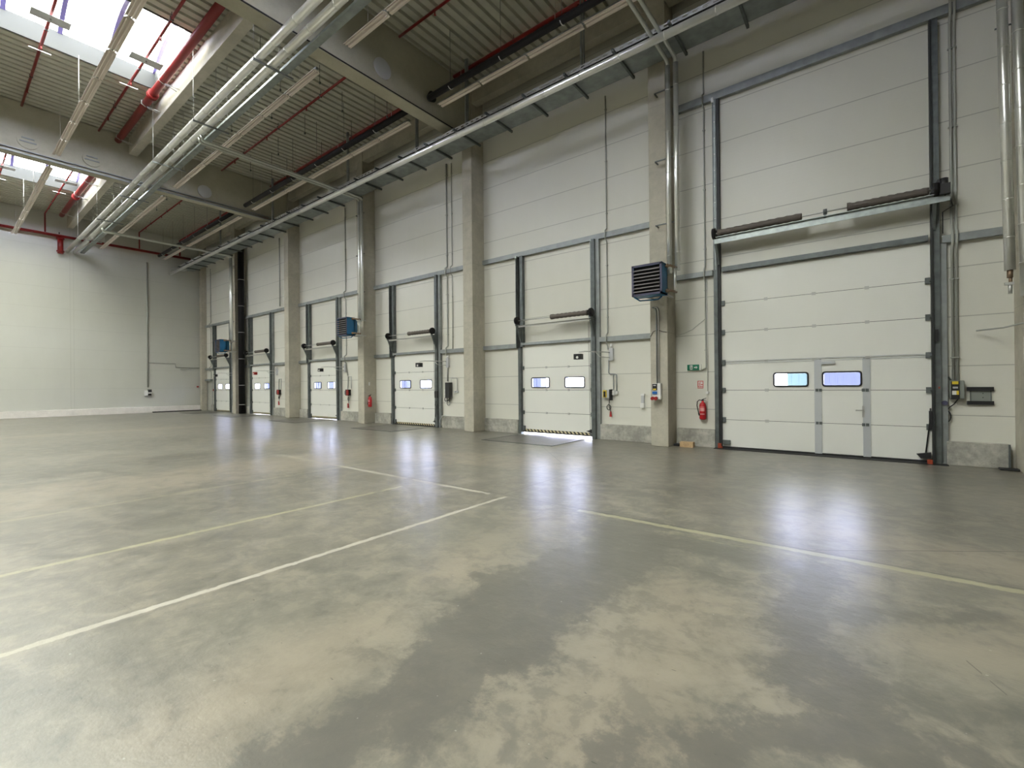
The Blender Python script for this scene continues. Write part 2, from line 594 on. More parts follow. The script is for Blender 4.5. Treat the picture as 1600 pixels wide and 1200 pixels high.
# dock wall, one mesh with the door openings left free
m = MB()
ops = sorted([(a, b, DH) for a, b in DOORS.values()] + [(D6[0], D6[1], D6H), (-34.55, -33.45, 1.95)])
x = XB - .3
for a, b, h in ops:
    m.box(x, a, D, D + .16, 0, DECK + .1)
    m.box(a, b, D, D + .16, h, DECK + .1)
    x = b
m.box(x, XF + .3, D, D + .16, 0, DECK + .1)
m.build('wall_right', 'wall_panel', kind='structure', label='off-white panel wall with the row of dock doors')
MB().box(XB - .2, XB, YL - .2, D + .16, 0, DECK + .1).build('wall_back', 'wall_panel_grey', kind='structure', label='grey panelled end wall behind the red header pipe')
MB().box(XB, XF, YL - .2, YL, 0, DECK + .1).build('wall_left', 'wall_panel', kind='structure')
MB().box(XF, XF + .2, YL - .2, D + .16, 0, DECK + .1).build('wall_front', 'wall_panel', kind='structure')


# plinths along the dock wall
def plinth(x0, x1):
    MB().box(x0, x1, 11.19, D - .002, 0.0, 0.415).build('baseboard_right', 'plinth_concrete', kind='structure', bevel=0.008)


CX = [-4.17 + 6.08, -4.17, -10.40, -16.47 + .12, -22.52, -28.78]      # left face of each column
CW = 0.42
for a, b in ((-3.70, -2.84), (1.06, 1.83), (-5.76, -4.19), (-9.93, -8.56), (-11.98, -10.42), (-15.9, -14.86), (-18.40, -16.37), (-22.05, -21.28),
             (-24.8, -22.54), (-28.3, -27.72), (-30.1, -28.8), (-33.42, -33.0)):
    plinth(a, b)
MB().box(XB + .002, XB + .10, YL, D - .01, 0, 0.36).build('baseboard_back', 'white_plinth', kind='structure', bevel=0.01)
MB().box(XB + .10, XB + .34, 8.45, 11.15, 0, 0.055).build('trim_1', 'rubber', kind='structure')

# corrugated roof deck with the skylight openings
def deck(name):
    m = MB()
    pitch, dep = 0.28, 0.09
    z = DECK
    def corr(x0, x1, y0, y1):
        n = max(1, round((x1 - x0) / pitch)); p = (x1 - x0) / n
        pts = []
        for i in range(n):
            a = x0 + i * p
            pts += [(a, z), (a + p * .64, z), (a + p * .70, z + dep), (a + p * .94, z + dep)]
        pts.append((x1, z))
        k = len(m.v)
        for q in pts:
            m.v += [(q[0], y0, q[1]), (q[0], y1, q[1])]
        for i in range(len(pts) - 1):
            a = k + 2 * i
            m.face((a, a + 1, a + 3, a + 2))
    corr(XB - .2, XF + .2, SKY_Y[1], D + .2)
    corr(XB - .2, XF + .2, YL - .2, SKY_Y[0])
    x = XB - .2
    for a, b in SKY:
        corr(x, a - .055, *SKY_Y); x = b + .055
    corr(x, XF + .2, *SKY_Y)
    # roof build-up above the sheet keeps daylight out
    t0, t1 = z + dep + .01, z + dep + .16
    m.box(XB - .4, XF + .4, SKY_Y[1], D + .4, t0, t1); m.box(XB - .4, XF + .4, YL - .4, SKY_Y[0], t0, t1)
    x = XB - .4
    for a, b in SKY:
        m.box(x, a - .055, *SKY_Y, t0, t1); x = b + .055
    m.box(x, XF + .4, *SKY_Y, t0, t1)
    m.build(name, 'deck_paint', kind='structure', label='corrugated metal roof deck between the concrete beams')


deck('ceiling')

# skylights
for i, (a, b) in enumerate(SKY):
    y0, y1 = SKY_Y
    w = thing('window_%d' % (i + 1), ((a + b) / 2, (y0 + y1) / 2, DECK), ['vaulted roof skylight in the bay at the end wall',
              'vaulted roof skylight between the two concrete roof beams', 'vaulted roof skylight above the camera'][i], 'skylight', kind='structure')
    t = 0.05
    z0, z1 = DECK - .02, DECK + .50
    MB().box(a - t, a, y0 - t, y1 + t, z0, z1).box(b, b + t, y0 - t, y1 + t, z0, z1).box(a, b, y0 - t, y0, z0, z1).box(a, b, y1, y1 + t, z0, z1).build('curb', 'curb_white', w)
    g = MB()
    NS = 12
    arc = [(a - t + (b - a + 2 * t) * k / NS, z1 + 0.62 * math.sin(PI * k / NS) ** 0.8 if 0 < k < NS else z1) for k in range(NS + 1)]
    for q in arc:
        g.v += [(q[0], y0 - t, q[1]), (q[0], y1 + t, q[1])]
    for k in range(NS):
        g.face((2 * k, 2 * k + 1, 2 * k + 3, 2 * k + 2), True)
    for yy, fl_ in ((y0 - t, 0), (y1 + t, 1)):
        g.face([2 * k + fl_ for k in range(NS + 1)])
    g.build('glazing', 'skylight_glazing', w)
    nb = 12
    bar = MB()
    for k in range(nb + 1):
        yy = y0 + (y1 - y0) * k / nb
        for (p, q) in zip(arc[:-1], arc[1:]):
            bar.hexa([(p[0], yy - .05, p[1] - .07), (q[0], yy - .05, q[1] - .07), (q[0], yy + .05, q[1] - .07), (p[0], yy + .05, p[1] - .07),
                      (p[0], yy - .05, p[1] - .01), (q[0], yy - .05, q[1] - .01), (q[0], yy + .05, q[1] - .01), (p[0], yy + .05, p[1] - .01)])
    bar.build('glazing_bar', 'bar_violet', w)

# ------------------------------------------------------------------ concrete frame
ORD = ['first', 'second', 'third', 'fourth', 'fifth', 'sixth']
col_lab = ['concrete column at the edge of the view, past the tall gate', 'concrete column with socket box and blue heater, beside the tall gate',
           'bare concrete column carrying the big roof beam, between two dock doors', 'concrete column with a red extinguisher on its side',
           'bare concrete column under the far roof beam', 'concrete column with a black downpipe']
COLS = []
for i, x0 in enumerate(CX):
    t = MB()
    t.box(x0, x0 + CW, 10.72, D - .002, 0, DECK - .02)
    o = t.build('column', 'column_concrete', bevel=0.015, kind='structure', label=col_lab[i], category='column', group='concrete columns along the dock wall')
    COLS.append(o)
MB().box(-34.75, -34.40, 11.0, D - .002, 0, DECK - .02).build('column', 'column_concrete', kind='structure', label='concrete corner column where the dock wall meets the end wall', category='column')

BEAMX = [(-22.55, -22.13), (-10.41, -9.99), (1.75, 2.17)]
blab = ['deep concrete roof beam nearer the end wall', 'deep concrete roof beam crossing in front of the logo-side bay', 'concrete roof beam overhead']
blab[1] = 'deep concrete roof beam resting on the bare column next to the tall gate bay'
for i, (a, b) in enumerate(BEAMX):
    r = thing('beam', ((a + b) / 2, 0, 9.3), blab[i], 'beam', 'concrete roof beams', kind='structure')
    mm = MB()
    mm.box(a, b, YL + .01, 10.71, 9.33, DECK - .02)
    mm.build('beam_body', 'beam_concrete', r, bevel=0.012)
    MB().box(b, b + .02, YL + .01, 10.6, 9.345, 9.37).build('edge_groove', 'rubber', r)
    if i < 2:
        for yy in ((2.07, 3.67, 7.23) if i == 0 else (7.35,)):
            c = MB()
            n = 20
            lid = [(yy + .26 * math.cos(2 * PI * k / n), 9.80 + .26 * math.sin(2 * PI * k / n)) for k in range(n)]
            c.prism(lid, 'x', b, b + .035)
            cap = c.build('sleeve_cap', 'beam_concrete' if yy < 7 else 'plate_grey', r)
            if yy < 7:
                MB().box(b + .035, b + .055, yy - .2, yy + .2, 9.74, 9.78).box(b + .035, b + .055, yy - .15, yy + .15, 9.86, 9.90).build('slat', 'rail_grey', cap)
# steel rail under the far beam edge
MB().box(-22.12, -22.04, YL + .1, 10.5, 9.30, 9.35).box(-22.12, -22.06, YL + .1, 10.5, 9.43, 9.46).build(
    'cable_rail', 'rail_grey', label='thin grey steel rail fixed along the lower side of the far roof beam', category='rail')

# girders parallel to the dock wall, one per bay
def girder(x0, x1, y0, y1, z0, lab, grp):
    MB().box(x0, x1, y0, y1, z0, DECK - .02).build('beam', 'column_concrete', kind='structure', label=lab, category='beam', group=grp, bevel=0.012)


girder(-34.83, -22.56, 4.72, 4.98, 10.40, 'pale roof girder edging the skylight by the end wall', 'girders beside the skylights')
girder(-22.12, -10.42, 4.72, 4.98, 10.40, 'pale roof girder edging the skylight between the two beams', 'girders beside the skylights')
girder(-9.98, 1.74, 4.72, 4.98, 10.40, 'pale roof girder edging the skylight overhead', 'girders beside the skylights')
edges = [XB + .5] + [0]
gx = [(-34.39, CX[5]), (CX[5] + CW, CX[4]), (CX[4] + CW, CX[3]), (CX[3] + CW, CX[2]), (CX[2] + CW, CX[1]), (CX[1] + CW, CX[0]), (CX[0] + CW, XF)]
gl = ['in the bay at the end wall', 'between the black downpipe column and the far beam column', 'between the far beam column and the extinguisher column',
      'between the extinguisher column and the bare beam column', 'between the bare beam column and the socket column', 'above the tall gate', 'past the tall gate']
for (a, b), s_ in zip(gx, gl):
    girder(a + .01, b - .01, 10.74, 11.0, 10.50, 'brownish edge girder under the roof ' + s_, 'edge girders on the dock wall columns')


# ------------------------------------------------------------------ wall rails
def wrail(x0, x1, z, h, lab, mat='rail_grey', y=11.2):
    m = MB()
    m.prism([(y, z - h / 2), (D - .003, z - h / 2), (D - .003, z - h / 2 + .012), (y + .01, z - h / 2 + .012), (y + .01, z + h / 2 - .012), (D - .003, z + h / 2 - .012), (D - .003, z + h / 2), (y, z + h / 2)], 'x', x0, x1)
    for xx in (x0, x1):
        m.box(xx - .02 if xx == x1 else xx, xx if xx == x1 else xx + .02, y - .006, y, z - h * .45, z + h * .45)
    m.build('wall_rail', mat, label=lab, category='rail', group='horizontal steel rails on the dock wall')


bays = [(5, CX[2] + CW, CX[1]), (4, CX[3] + CW, CX[2]), (3, CX[4] + CW, CX[3]), (2, CX[5] + CW, CX[4]), (1, -34.39, CX[5])]
for k, (i, a, b) in enumerate(bays):
    nm = ORD[k] + ' dock door from the tall gate'
    dx = DOORS[i]
    wrail(a + .01, b - .01, 5.50, .14, 'upper galvanised rail spanning over the ' + nm)
    wrail(a + .01, dx[0] - .16, 2.70, .13, 'lower rail on the far side of the ' + nm)
    wrail(dx[1] + .24, b - .01, 2.70, .13, 'lower rail on the near side of the ' + nm)
    wrail(dx[0] + .02, dx[1] - .01, 2.735, .075, 'thin rail directly over the ' + nm, y=11.17)
wrail(CX[1] + CW + .01, -2.86, 4.05, .12, 'rail between the socket column and the tall gate')
wrail(1.03, CX[0] - .02, 4.03, .13, 'rail past the tall gate above the black control box')
wrail(CX[1] + CW + .01, CX[0] - .02, 8.12, .17, 'top rail high above the tall gate')
wrail(-2.66, .84, 4.09, .10, 'thin dark rail directly over the tall gate', 'galvanised_dark', y=11.17)

# ------------------------------------------------------------------ sectional doors
def rounded(x0, x1, z0, z1, r=.045, n=4):
    pts = []
    for cx, cz, a0 in ((x1 - r, z1 - r, 0), (x0 + r, z1 - r, 90), (x0 + r, z0 + r, 180), (x1 - r, z0 + r, 270)):
        for k in range(n + 1):
            a = math.radians(a0 + 90 * k / n)
            pts.append((cx + r * math.cos(a), cz + r * math.sin(a)))
    return pts


def vision(m, holes, x0, x1, z0, z1, y0, y1):
    """a flat section slab with rectangular holes (front/back skins around them)"""
    xs = x0
    for (a, b, c, d) in holes:
        m.box(xs, a, y0, y1, z0, z1); m.box(a, b, y0, y1, z0, c); m.box(a, b, y0, y1, d, z1); xs = b
    m.box(xs, x1, y0, y1, z0, z1)


def window_frame(parent, a, b, c, d, y, mat_glass, split=None):
    out = rounded(a - .03, b + .03, c - .03, d + .03, .055)
    inn = rounded(a, b, c, d, .035)
    m = MB(); n = len(out); k = len(m.v)
    for yy in (y - .016, y + .004):
        m.v += [(p[0], yy, p[1]) for p in out] + [(p[0], yy, p[1]) for p in inn]
    for i in range(n):
        j = (i + 1) % n
        m.face((i, j, n + j, n + i)); m.face((2 * n + i, 3 * n + i, 3 * n + j, 2 * n + j))
        m.face((i, 2 * n + i, 2 * n + j, j)); m.face((n + i, n + j, 3 * n + j, 3 * n + i))
    f = m.build('window_frame', 'rubber', parent)
    mats = mat_glass if isinstance(mat_glass, tuple) else (mat_glass,)
    g = MB()
    if split is None:
        g.box(a - .01, b + .01, y + .012, y + .018, c - .01, d + .01)
    else:
        g.box(a - .01, split, y + .012, y + .018, c - .01, d + .01).mat(1).box(split, b + .01, y + .012, y + .018, c - .01, d + .01)
    g.build('pane', list(mats), parent)


def side_hinge(m, x, z, s):
    m.box(x - .035, x + .035, D - .075, D - .03, z - .055, z + .055)
    m.cyl((x - s * .02, D - .06, z), (x - s * .10, D - .06, z), .028, 8)


def dock_door(i, gap, label, wins=(('vision_clear',), ('vision_clear',)), drum=True, split=None):
    x0, x1 = DOORS[i]
    r = thing('door_%d' % i, ((x0 + x1) / 2, D, 0), label, 'door', kind='structure')
    seams = [gap + .012, .655, 1.335, 2.005, DH + .005]
    y0, y1 = D - .03, D + .015
    h1 = (x0 + .355, x0 + .96, 1.425, 1.685)
    h2 = (x0 + 1.53, x0 + 2.13, 1.425, 1.685)
    for k in range(4):
        m = MB()
        if k == 2:
            vision(m, [h1, h2], x0, x1, seams[k] + .004, seams[k + 1] - .004, y0, y1)
        else:
            m.box(x0, x1, y0, y1, seams[k] + .004, seams[k + 1] - .004)
        s = m.build('door_section', 'door_skin', r, bevel=0.003 if k != 2 else 0)
        if k == 2:
            window_frame(s, *h1, y0, wins[0], split)
            window_frame(s, *h2, y0, wins[1])
    MB().box(x0 + .02, x1 - .02, y0 - .006, y0 - .001, gap, gap + .065).build('bottom_seal', 'hazard_stripe', r)
    MB().box(x0, x1, y0 + .002, y1, gap - .035, gap + .012).build('seal_lip', 'rubber', r)
    for z in seams[1:4]:
        MB().box(x0, x1, y0 + .006, y1 - .005, z - .005, z + .005).build('joint_gasket', 'rubber', r)
        for f in (.36, .675):
            xx = x0 + f * (x1 - x0)
            MB().box(xx - .03, xx + .03, y0 - .012, y0 - .001, z - .03, z + .03).cyl((xx - .03, y0 - .014, z), (xx + .03, y0 - .014, z), .009, 6).build('hinge', 'steel_light', r)
        for xx, s_ in ((x0 + .03, 1), (x1 - .03, -1)):
            m = MB(); side_hinge(m, xx, z, s_)
            m.build('roller_bracket', 'galvanised_dark', r)
    for xx, s_ in ((x0 + .05, 1), (x1 - .05, -1)):
        MB().box(xx - .045, xx + .045, D - .085, D - .03, gap + .01, gap + .16).cyl((xx, D - .06, gap + .1), (xx - s_ * .12, D - .06, gap + .1), .03, 8).build('corner_bracket', 'galvanised_dark', r)
    # posts: narrow black track below, channel posts running up to the high rail
    MB().box(x0 - .10, x0 - .004, D - .13, D - .004, 0, 2.62).build('door_post', 'galvanised_dark', r)
    m = MB()
    m.box(x0 - .15, x0 - .135, D - .17, D - .004, 2.62, 5.44)          # bright flange
    m.mat(1).box(x0 - .135, x0 - .02, D - .04, D - .004, 2.62, 5.44)
    m.mat(2).box(x0 - .02, x0 + .085, D - .12, D - .004, 2.66, 5.44)
    m.build('upper_post', ['galvanised', 'track_black', 'galvanised_dark'], r)
    m = MB()
    m.box(x1 + .01, x1 + .13, D - .16, D - .004, 0, 5.44).mat(1).box(x1 + .13, x1 + .235, D - .10, D - .004, 0, 5.44).mat(2).box(x1 + .005, x1 + .02, D - .165, D - .16, .3, 5.4)
    m.build('door_post', ['galvanised_dark', 'rail_grey', 'galvanised'], r)
    for xx in (x0 - .15, x1 + .0):
        MB().box(xx, xx + .045, D - .175, D - .13, 5.38, 5.45).build('post_cap', 'galvanised', r)
    # shaft, spring in its sleeve, cable drums, carrying angle and brackets
    zs, ys = 3.42, 10.93
    MB().cyl((x0 + .06, ys, zs), (x1 + .12, ys, zs), .014, 8).build('spring_shaft', 'steel_light', r)
    m = MB()
    sx0, sx1 = x0 + 1.28, x1 + .04
    npt = 26
    m.tube([(sx0 + (sx1 - sx0) * k / npt, ys, zs) for k in range(npt + 1)], [.075 if k in (0, 1, npt - 1, npt) else .066 + .006 * ((k * 7) % 3 - 1) for k in range(npt + 1)], 12)
    m.build('spring_sleeve', 'spring_dark', r)
    for xx in (x0 + .02, x1 + .10):
        m = MB().cyl((xx, ys, zs), (xx + .06, ys, zs), .115, 18).cyl((xx + .06, ys, zs), (xx + .09, ys, zs), .09, 14)
        m.build('cable_drum', 'black_pipe', r)
    MB().box(x0 + .1, x1 + .12, ys - .03, ys + .012, zs - .155, zs - .15).box(x0 + .1, x1 + .12, ys + .008, ys + .014, zs - .20, zs - .15).build('carrying_angle', 'steel_light', r)
    for xx in (x0 + .005, x1 + .07):
        m = MB().prism([(ys - .02, zs - .13), (D - .12, zs - .13), (D - .12, zs - .62), (D - .16, zs - .62)], 'x', xx, xx + .05)
        m.box(xx, xx + .05, ys - .03, ys + .03, zs - .15, zs + .02)
        m.build('shaft_bracket', 'galvanised_dark', r)
    for xx in (x1 - .09, x1 - .045):
        MB().cyl((xx, D - .12, zs - .2), (xx + .02, D - .10, .2), .0045, 5).build('lift_cable', 'rubber', r)
    # buffer and lock at the near foot of the door
    MB().prism([(x1 - .20, .20), (x1 - .01, .25), (x1 - .01, .15)], 'y', D - .10, D - .04).build('bolt_handle', 'rubber', r)
    return r


BL = CL = 'vision_clear'
dock_door(5, 0.085, 'white dock door with daylight glowing under it, first from the tall gate', (CL, CL))
dock_door(4, 0.035, 'white dock door closed tight, second from the tall gate', (CL, CL))
dock_door(3, 0.05, 'white dock door with one blue and one white pane, third from the tall gate', (BL, CL))
dock_door(2, 0.05, 'white dock door between the far beam column and the downpipe column', (CL, CL))
dock_door(1, 0.03, 'white dock door farthest from the tall gate, beside the small grey door', (CL, BL))


def tall_gate():
    x0, x1 = D6
    r = thing('door_6', ((x0 + x1) / 2, D, 0), 'tall white sectional gate with a built-in wicket door', 'gate', kind='structure')
    seams = [.035, .655, 1.33, 1.965, 2.655, 3.322, 4.02]
    y0, y1 = D - .03, D + .015
    h1 = (-1.63, -1.04, 1.43, 1.68); h2 = (-.755, -.16, 1.43, 1.68)
    wx0, wx1 = -.80, -.11       # wicket leaf
    for k in range(6):
        m = MB()
        lo, hi = seams[k] + .004, seams[k + 1] - .004
        if k < 3:
            if k == 2:
                vision(m, [h1], x0, wx0 - .02, lo, hi, y0, y1)
            else:
                m.box(x0, wx0 - .02, y0, y1, lo, hi)
            m.box(wx1 + .02, x1, y0, y1, lo, hi)
        else:
            m.box(x0, x1, y0, y1, lo, hi)
        s = m.build('door_section', 'door_skin', r)
        if k == 2:
            window_frame(s, *h1, y0, CL)
    for z in seams[1:6]:
        th = .016 if abs(z - 1.965) < .01 else .009
        MB().box(x0, x1, y0 + .006, y1 - .005, z - th, z + th).build('joint_gasket', 'rubber' if th < .012 else 'galvanised_dark', r)
        if th > .012:
            MB().box(x0, x1, y0 - .012, y0, z - .032, z - .020).box(x0, x1, y0 - .012, y0, z + .018, z + .030).build('stiffener', 'alu', r)
        for xx in (-1.785, -.91, -.045):
            if z < 1.9 and xx > -1.5: continue
            MB().box(xx - .035, xx + .035, y0 - .014, y0 - .001, z - .03, z + .03).build('hinge', 'steel_light', r)
        for xx, s_ in ((x0 + .04, 1), (x1 - .04, -1)):
            m = MB(); side_hinge(m, xx, z, s_)
            m.build('roller_bracket', 'galvanised_dark', r)
    MB().box(x0, x1, y0 - .004, y1 + .03, .0, .045).build('bottom_seal', 'rubber', r)
    # wicket door
    wk = MB()
    for k in range(3):
        lo, hi = seams[k] + .004, seams[k + 1] - .004
        if k == 2: vision(wk, [h2], wx0, wx1, lo, hi, y0 - .004, y1)
        else: wk.box(wx0, wx1, y0 - .004, y1, lo, hi)
    wd = wk.build('wicket_leaf', 'door_skin', r)
    window_frame(wd, *h2, y0 - .004, BL)
    for a, b in ((-.915, -.79), (-.125, -.005)):
        MB().box(a, b, y0 - .014, y0 - .004, .03, 1.955).build('wicket_jamb', 'alu', r)
    for z in (.655, 1.33):
        for xx in (-.87, -.81, -.115, -.055):
            MB().box(xx - .025, xx + .025, y0 - .028, y0 - .014, z - .028, z + .028).build('wicket_hinge', 'galvanised_dark', r)
    h = MB().box(-.135, -.098, y0 - .028, y0 - .0135, .80, 1.02)
    h.tube([(-.117, y0 - .028, .935), (-.117, y0 - .075, .935), (-.20, y0 - .08, .935), (-.235, y0 - .078, .935)], .011, 8)
    h.build('door_handle', 'steel_light', wd)
    MB().box(-.79, -.56, y0 - .05, y0 - .005, 1.86, 1.915).build('door_closer', 'alu', wd)
    # uprights
    m = MB()
    m.box(x0 - .14, x0 - .055, D - .13, D - .004, 0, 8.03).mat(1).box(x0 - .055, x0 - .003, D - .10, D - .004, 0, 8.03).mat(2).box(x0 - .10, x0 - .085, D - .14, D - .13, 4.1, 8.0)
    m.build('door_post', ['galvanised_dark', 'track_black', 'galvanised'], r)
    m = MB()
    m.mat(1).box(x1 + .004, x1 + .035, D - .16, D - .004, 0, 8.0).mat(0).box(x1 + .035, x1 + .125, D - .12, D - .004, 0, 8.0)
    m.mat(2).box(x1 + .125, x1 + .215, D - .07, D - .004, 0, 3.97)
    m.build('door_post', ['galvanised_dark', 'track_black', 'rail_grey'], r)
    for k in range(9):
        z = 4.9 + k * .37
        MB().cyl((x0 - .09, D - .155, z), (x0 - .09, D - .14, z), .012, 6).build('bolt', 'steel_light', r)
    MB().box(x0 - .15, x0 - .10, D - .16, D - .10, 7.95, 8.06).build('post_cap', 'steel_light', r)
    zs, ys = 4.855, 10.93
    MB().cyl((x0 - .06, ys, zs), (x1 + .17, ys, zs), .016, 8).build('spring_shaft', 'steel_light', r)
    for sx0, sx1 in ((x0 + .02, -1.07), (-.33, x1 - .03)):
        n = 30
        MB().tube([(sx0 + (sx1 - sx0) * k / n, ys, zs + .0) for k in range(n + 1)], [.085 if k in (0, 1) else .07 + .005 * ((k * 5) % 3 - 1) for k in range(n + 1)], 12).build('spring_sleeve', 'spring_dark', r)
    MB().cyl((-.71, ys, zs), (-.65, ys, zs), .055, 10).box(-.70, -.66, ys - .02, ys + .02, zs - .12, zs).build('shaft_coupling', 'galvanised_dark', r)
    for xx in (x0 - .09, x1 + .03):
        MB().cyl((xx, ys, zs), (xx + .07, ys, zs), .12, 16).build('cable_drum', 'black_pipe', r)
    MB().box(x0 - .06, x1 + .24, ys + .0, ys + .02, zs - .23, zs - .09).box(x0 - .06, x1 + .24, ys - .05, ys, zs - .10, zs - .09).build('carrying_angle', 'galvanised', r)
    for xx in (x0 - .06, x1 + .02):
        MB().prism([(ys + .02, zs - .2), (D - .1, zs - .2), (D - .1, zs - .65), (D - .14, zs - .65)], 'x', xx, xx + .05).build('shaft_bracket', 'galvanised_dark', r)
    # drive unit at the end of the shaft
    mt = MB().box(x1 + .10, x1 + .24, ys - .08, ys + .06, zs - .12, zs + .06).cyl((x1 + .16, ys - .02, zs - .05), (x1 + .16, ys - .02, zs + .16), .06, 12)
    mt.prism([(x1 - .02, zs - .06), (x1 + .10, zs - .02), (x1 + .12, zs + .14), (x1 + .08, zs + .16)], 'y', ys - .05, ys + .04)
    mt.build('drive_unit', 'black_plastic', r)
    MB().tube([(x1 + .18, ys, zs - .12), (x1 + .14, ys + .05, zs - .22), (x1 + .25, ys + .08, zs - .18), (x1 + .28, ys + .12, zs - .3), (x1 + .16, ys + .2, zs - .36), (x1 + .17, ys + .3, zs - .72)], .009, 6).build('drive_cable', 'rubber', r)
    # feet
    MB().box(x0 - .07, x0 + .0, D - .18, D - .145, 0, .12).box(x0 - .02, x0 + .02, D - .18, D - .12, .0, .05).build('foot_buffer', 'orange_rubber', r)
    MB().box(x0 + .01, x0 + .17, D - .09, D - .045, .10, .19).build('corner_bracket', 'galvanised_dark', r)
    MB().box(x1 - .08, x1 - .01, D - .24, D - .18, 0, .08).build('foot_buffer', 'orange_rubber', r)
    MB().prism([(x1 - .22, .16), (x1 - .02, .20), (x1 - .02, .10), (x1 - .16, .08)], 'y', D - .12, D - .06).build('corner_bracket', 'rubber', r)
    MB().tube([(x1 - .09, D - .07, .18), (x1 - .03, D - .07, .75), (x1 - .02, D - .07, 1.0)], .012, 6).box(x1 - .04, x1 - .0, D - .09, D - .04, .62, .95).build('pull_rod', 'rubber', r)
    MB().box(x1 + .04, x1 + .09, D - .17, D - .12, 2.2, 2.42).build('limit_box', 'black_plastic', r)
    return r


tall_gate()
MB().box(D6[0] - .14, D6[1] + .2, 11.02, D - .035, 0, .010).build('trim_2', 'rubber', kind='structure')

# small steel door at the corner of the building
r = thing('door_7', (-34.0, D, 0), 'small grey personnel door in the corner by the end wall', 'door', kind='structure')
MB().box(-34.5, -33.5, D + .02, D + .07, .0, 1.93).build('door_leaf', 'door_leaf_grey', r)
MB().box(-34.62, -34.5, D - .12, D + .1, 0, 2.02).box(-33.5, -33.40, D - .02, D + .1, 0, 2.02).box(-34.62, -33.40, D - .14, D + .1, 1.93, 2.05).build('door_frame', 'rail_grey', r)
MB().tube([(-33.6, D + .02, 1.0), (-33.6, D - .04, 1.0), (-33.75, D - .04, 1.0)], .015, 6).build('door_handle', 'steel_light', r)

# added boxes outside, hiding the bright sky so some door panes look bluish
for nm, x0_, x1_, y_, h_, mt_, lab in (('pane_backdrop', -1.95, 1.5, 25, 2.9, 'backdrop_blue', 'added blue-grey box seen through the wicket door pane'),
        ('teal_backdrop', -3.16, -2.02, 25.4, 2.9, 'backdrop_teal_paint', 'added teal box seen through the pane next to the wicket door'),
        ('pane_backdrop', -18.9, -17.2, 25, 3.2, 'backdrop_blue', 'added blue-grey box seen through the first dock door pane'),
        ('pane_backdrop', -23.9, -22.3, 18, 2.9, 'backdrop_blue', 'added blue-grey box seen through the second dock door pane'),
        ('pane_backdrop', -29.4, -28.2, 16, 2.7, 'backdrop_blue', 'added blue-grey box seen through the third dock door pane'),
        ('pane_backdrop', -35.4, -34.1, 15, 2.7, 'backdrop_blue', 'added blue-grey box seen through the fourth dock door pane')):
    rt = thing(nm, ((x0_ + x1_) / 2, y_ + 1, -.02), lab, 'backdrop_box' if nm == 'pane_backdrop' else 'teal_backdrop')
    MB().box(x0_, x1_, y_, y_ + .7, .75, h_).build('body', mt_, rt, bevel=.03)
    MB().box(x0_ + .1, x1_ - .1, y_ + .1, y_ + .6, .45, .75).box(x0_ + .05, x0_ + .2, y_ + .1, y_ + .6, -.02, .75).box(x1_ - .2, x1_ - .05, y_ + .1, y_ + .6, -.02, .75).build('backdrop_base', 'rubber', rt)
    for k_ in range(int((x1_ - x0_) / .3)):
        MB().box(x0_ + .12 + k_ * .3, x0_ + .18 + k_ * .3, y_ - .02, y_, .8, h_ - .05).build('side_rib', mt_, rt)

# dock levellers in front of the doors
for k, i in enumerate((5, 4, 3, 2, 1)):
    a, b = DOORS[i]
    r = thing('dock_leveller', ((a + b) / 2, 10.2, 0), 'dark steel leveller plate in the floor before the ' + ORD[k] + ' dock door from the tall gate', 'dock leveller', 'dock levellers')
    MB().box(a + .10, b - .12, 9.35, 10.86, 0, .006).build('deck_plate', 'leveller_steel', r)
    MB().box(a + .06, a + .09, 9.3, 10.9, 0, .008).box(b - .11, b - .08, 9.3, 10.9, 0, .008).box(a + .06, b - .08, 9.28, 9.32, 0, .008).build('edge_angle', 'galvanised_dark', r)


# ------------------------------------------------------------------ overhead pipes, trays, lights
def jacket_pipe(name, path_x, y, z, r, label, group):
    x0, x1 = path_x
    m = MB()
    m.cyl((x0, y, z), (x1, y, z), r, 18)
    k = x0 + .5
    while k < x1:
        m.tube([(k, y, z), (k + .03, y, z)], r * 1.06, 18)
        k += 1.0
    return m.build(name, 'jacket', label=label, category='pipe', group=group)


jacket_pipe('insulated_pipe', (-34.8, 8), 4.72, 9.10, .088, 'silver insulated heating pipe, outer one of the pair under the roof', 'silver insulated pipes')
jacket_pipe('insulated_pipe', (-34.8, 8), 5.03, 9.10, .088, 'silver insulated heating pipe, one nearer the dock wall of the pair', 'silver insulated pipes')
jacket_pipe('insulated_pipe', (-34.8, 8), 9.44, 8.71, .082, 'single silver pipe running along the wide cable tray', 'silver insulated pipes')

r = thing('cable_tray', (-13, 5.3, 9.1), 'narrow galvanised cable tray beside the pair of silver pipes', 'cable tray')
MB().box(-34.7, 8, 5.24, 5.40, 9.08, 9.085).build('tray_bottom', 'tray_blue_grey', r)
MB().box(-34.7, 8, 5.235, 5.24, 9.08, 9.14).box(-34.7, 8, 5.40, 5.405, 9.08, 9.14).build('tray_side', 'galvanised', r)

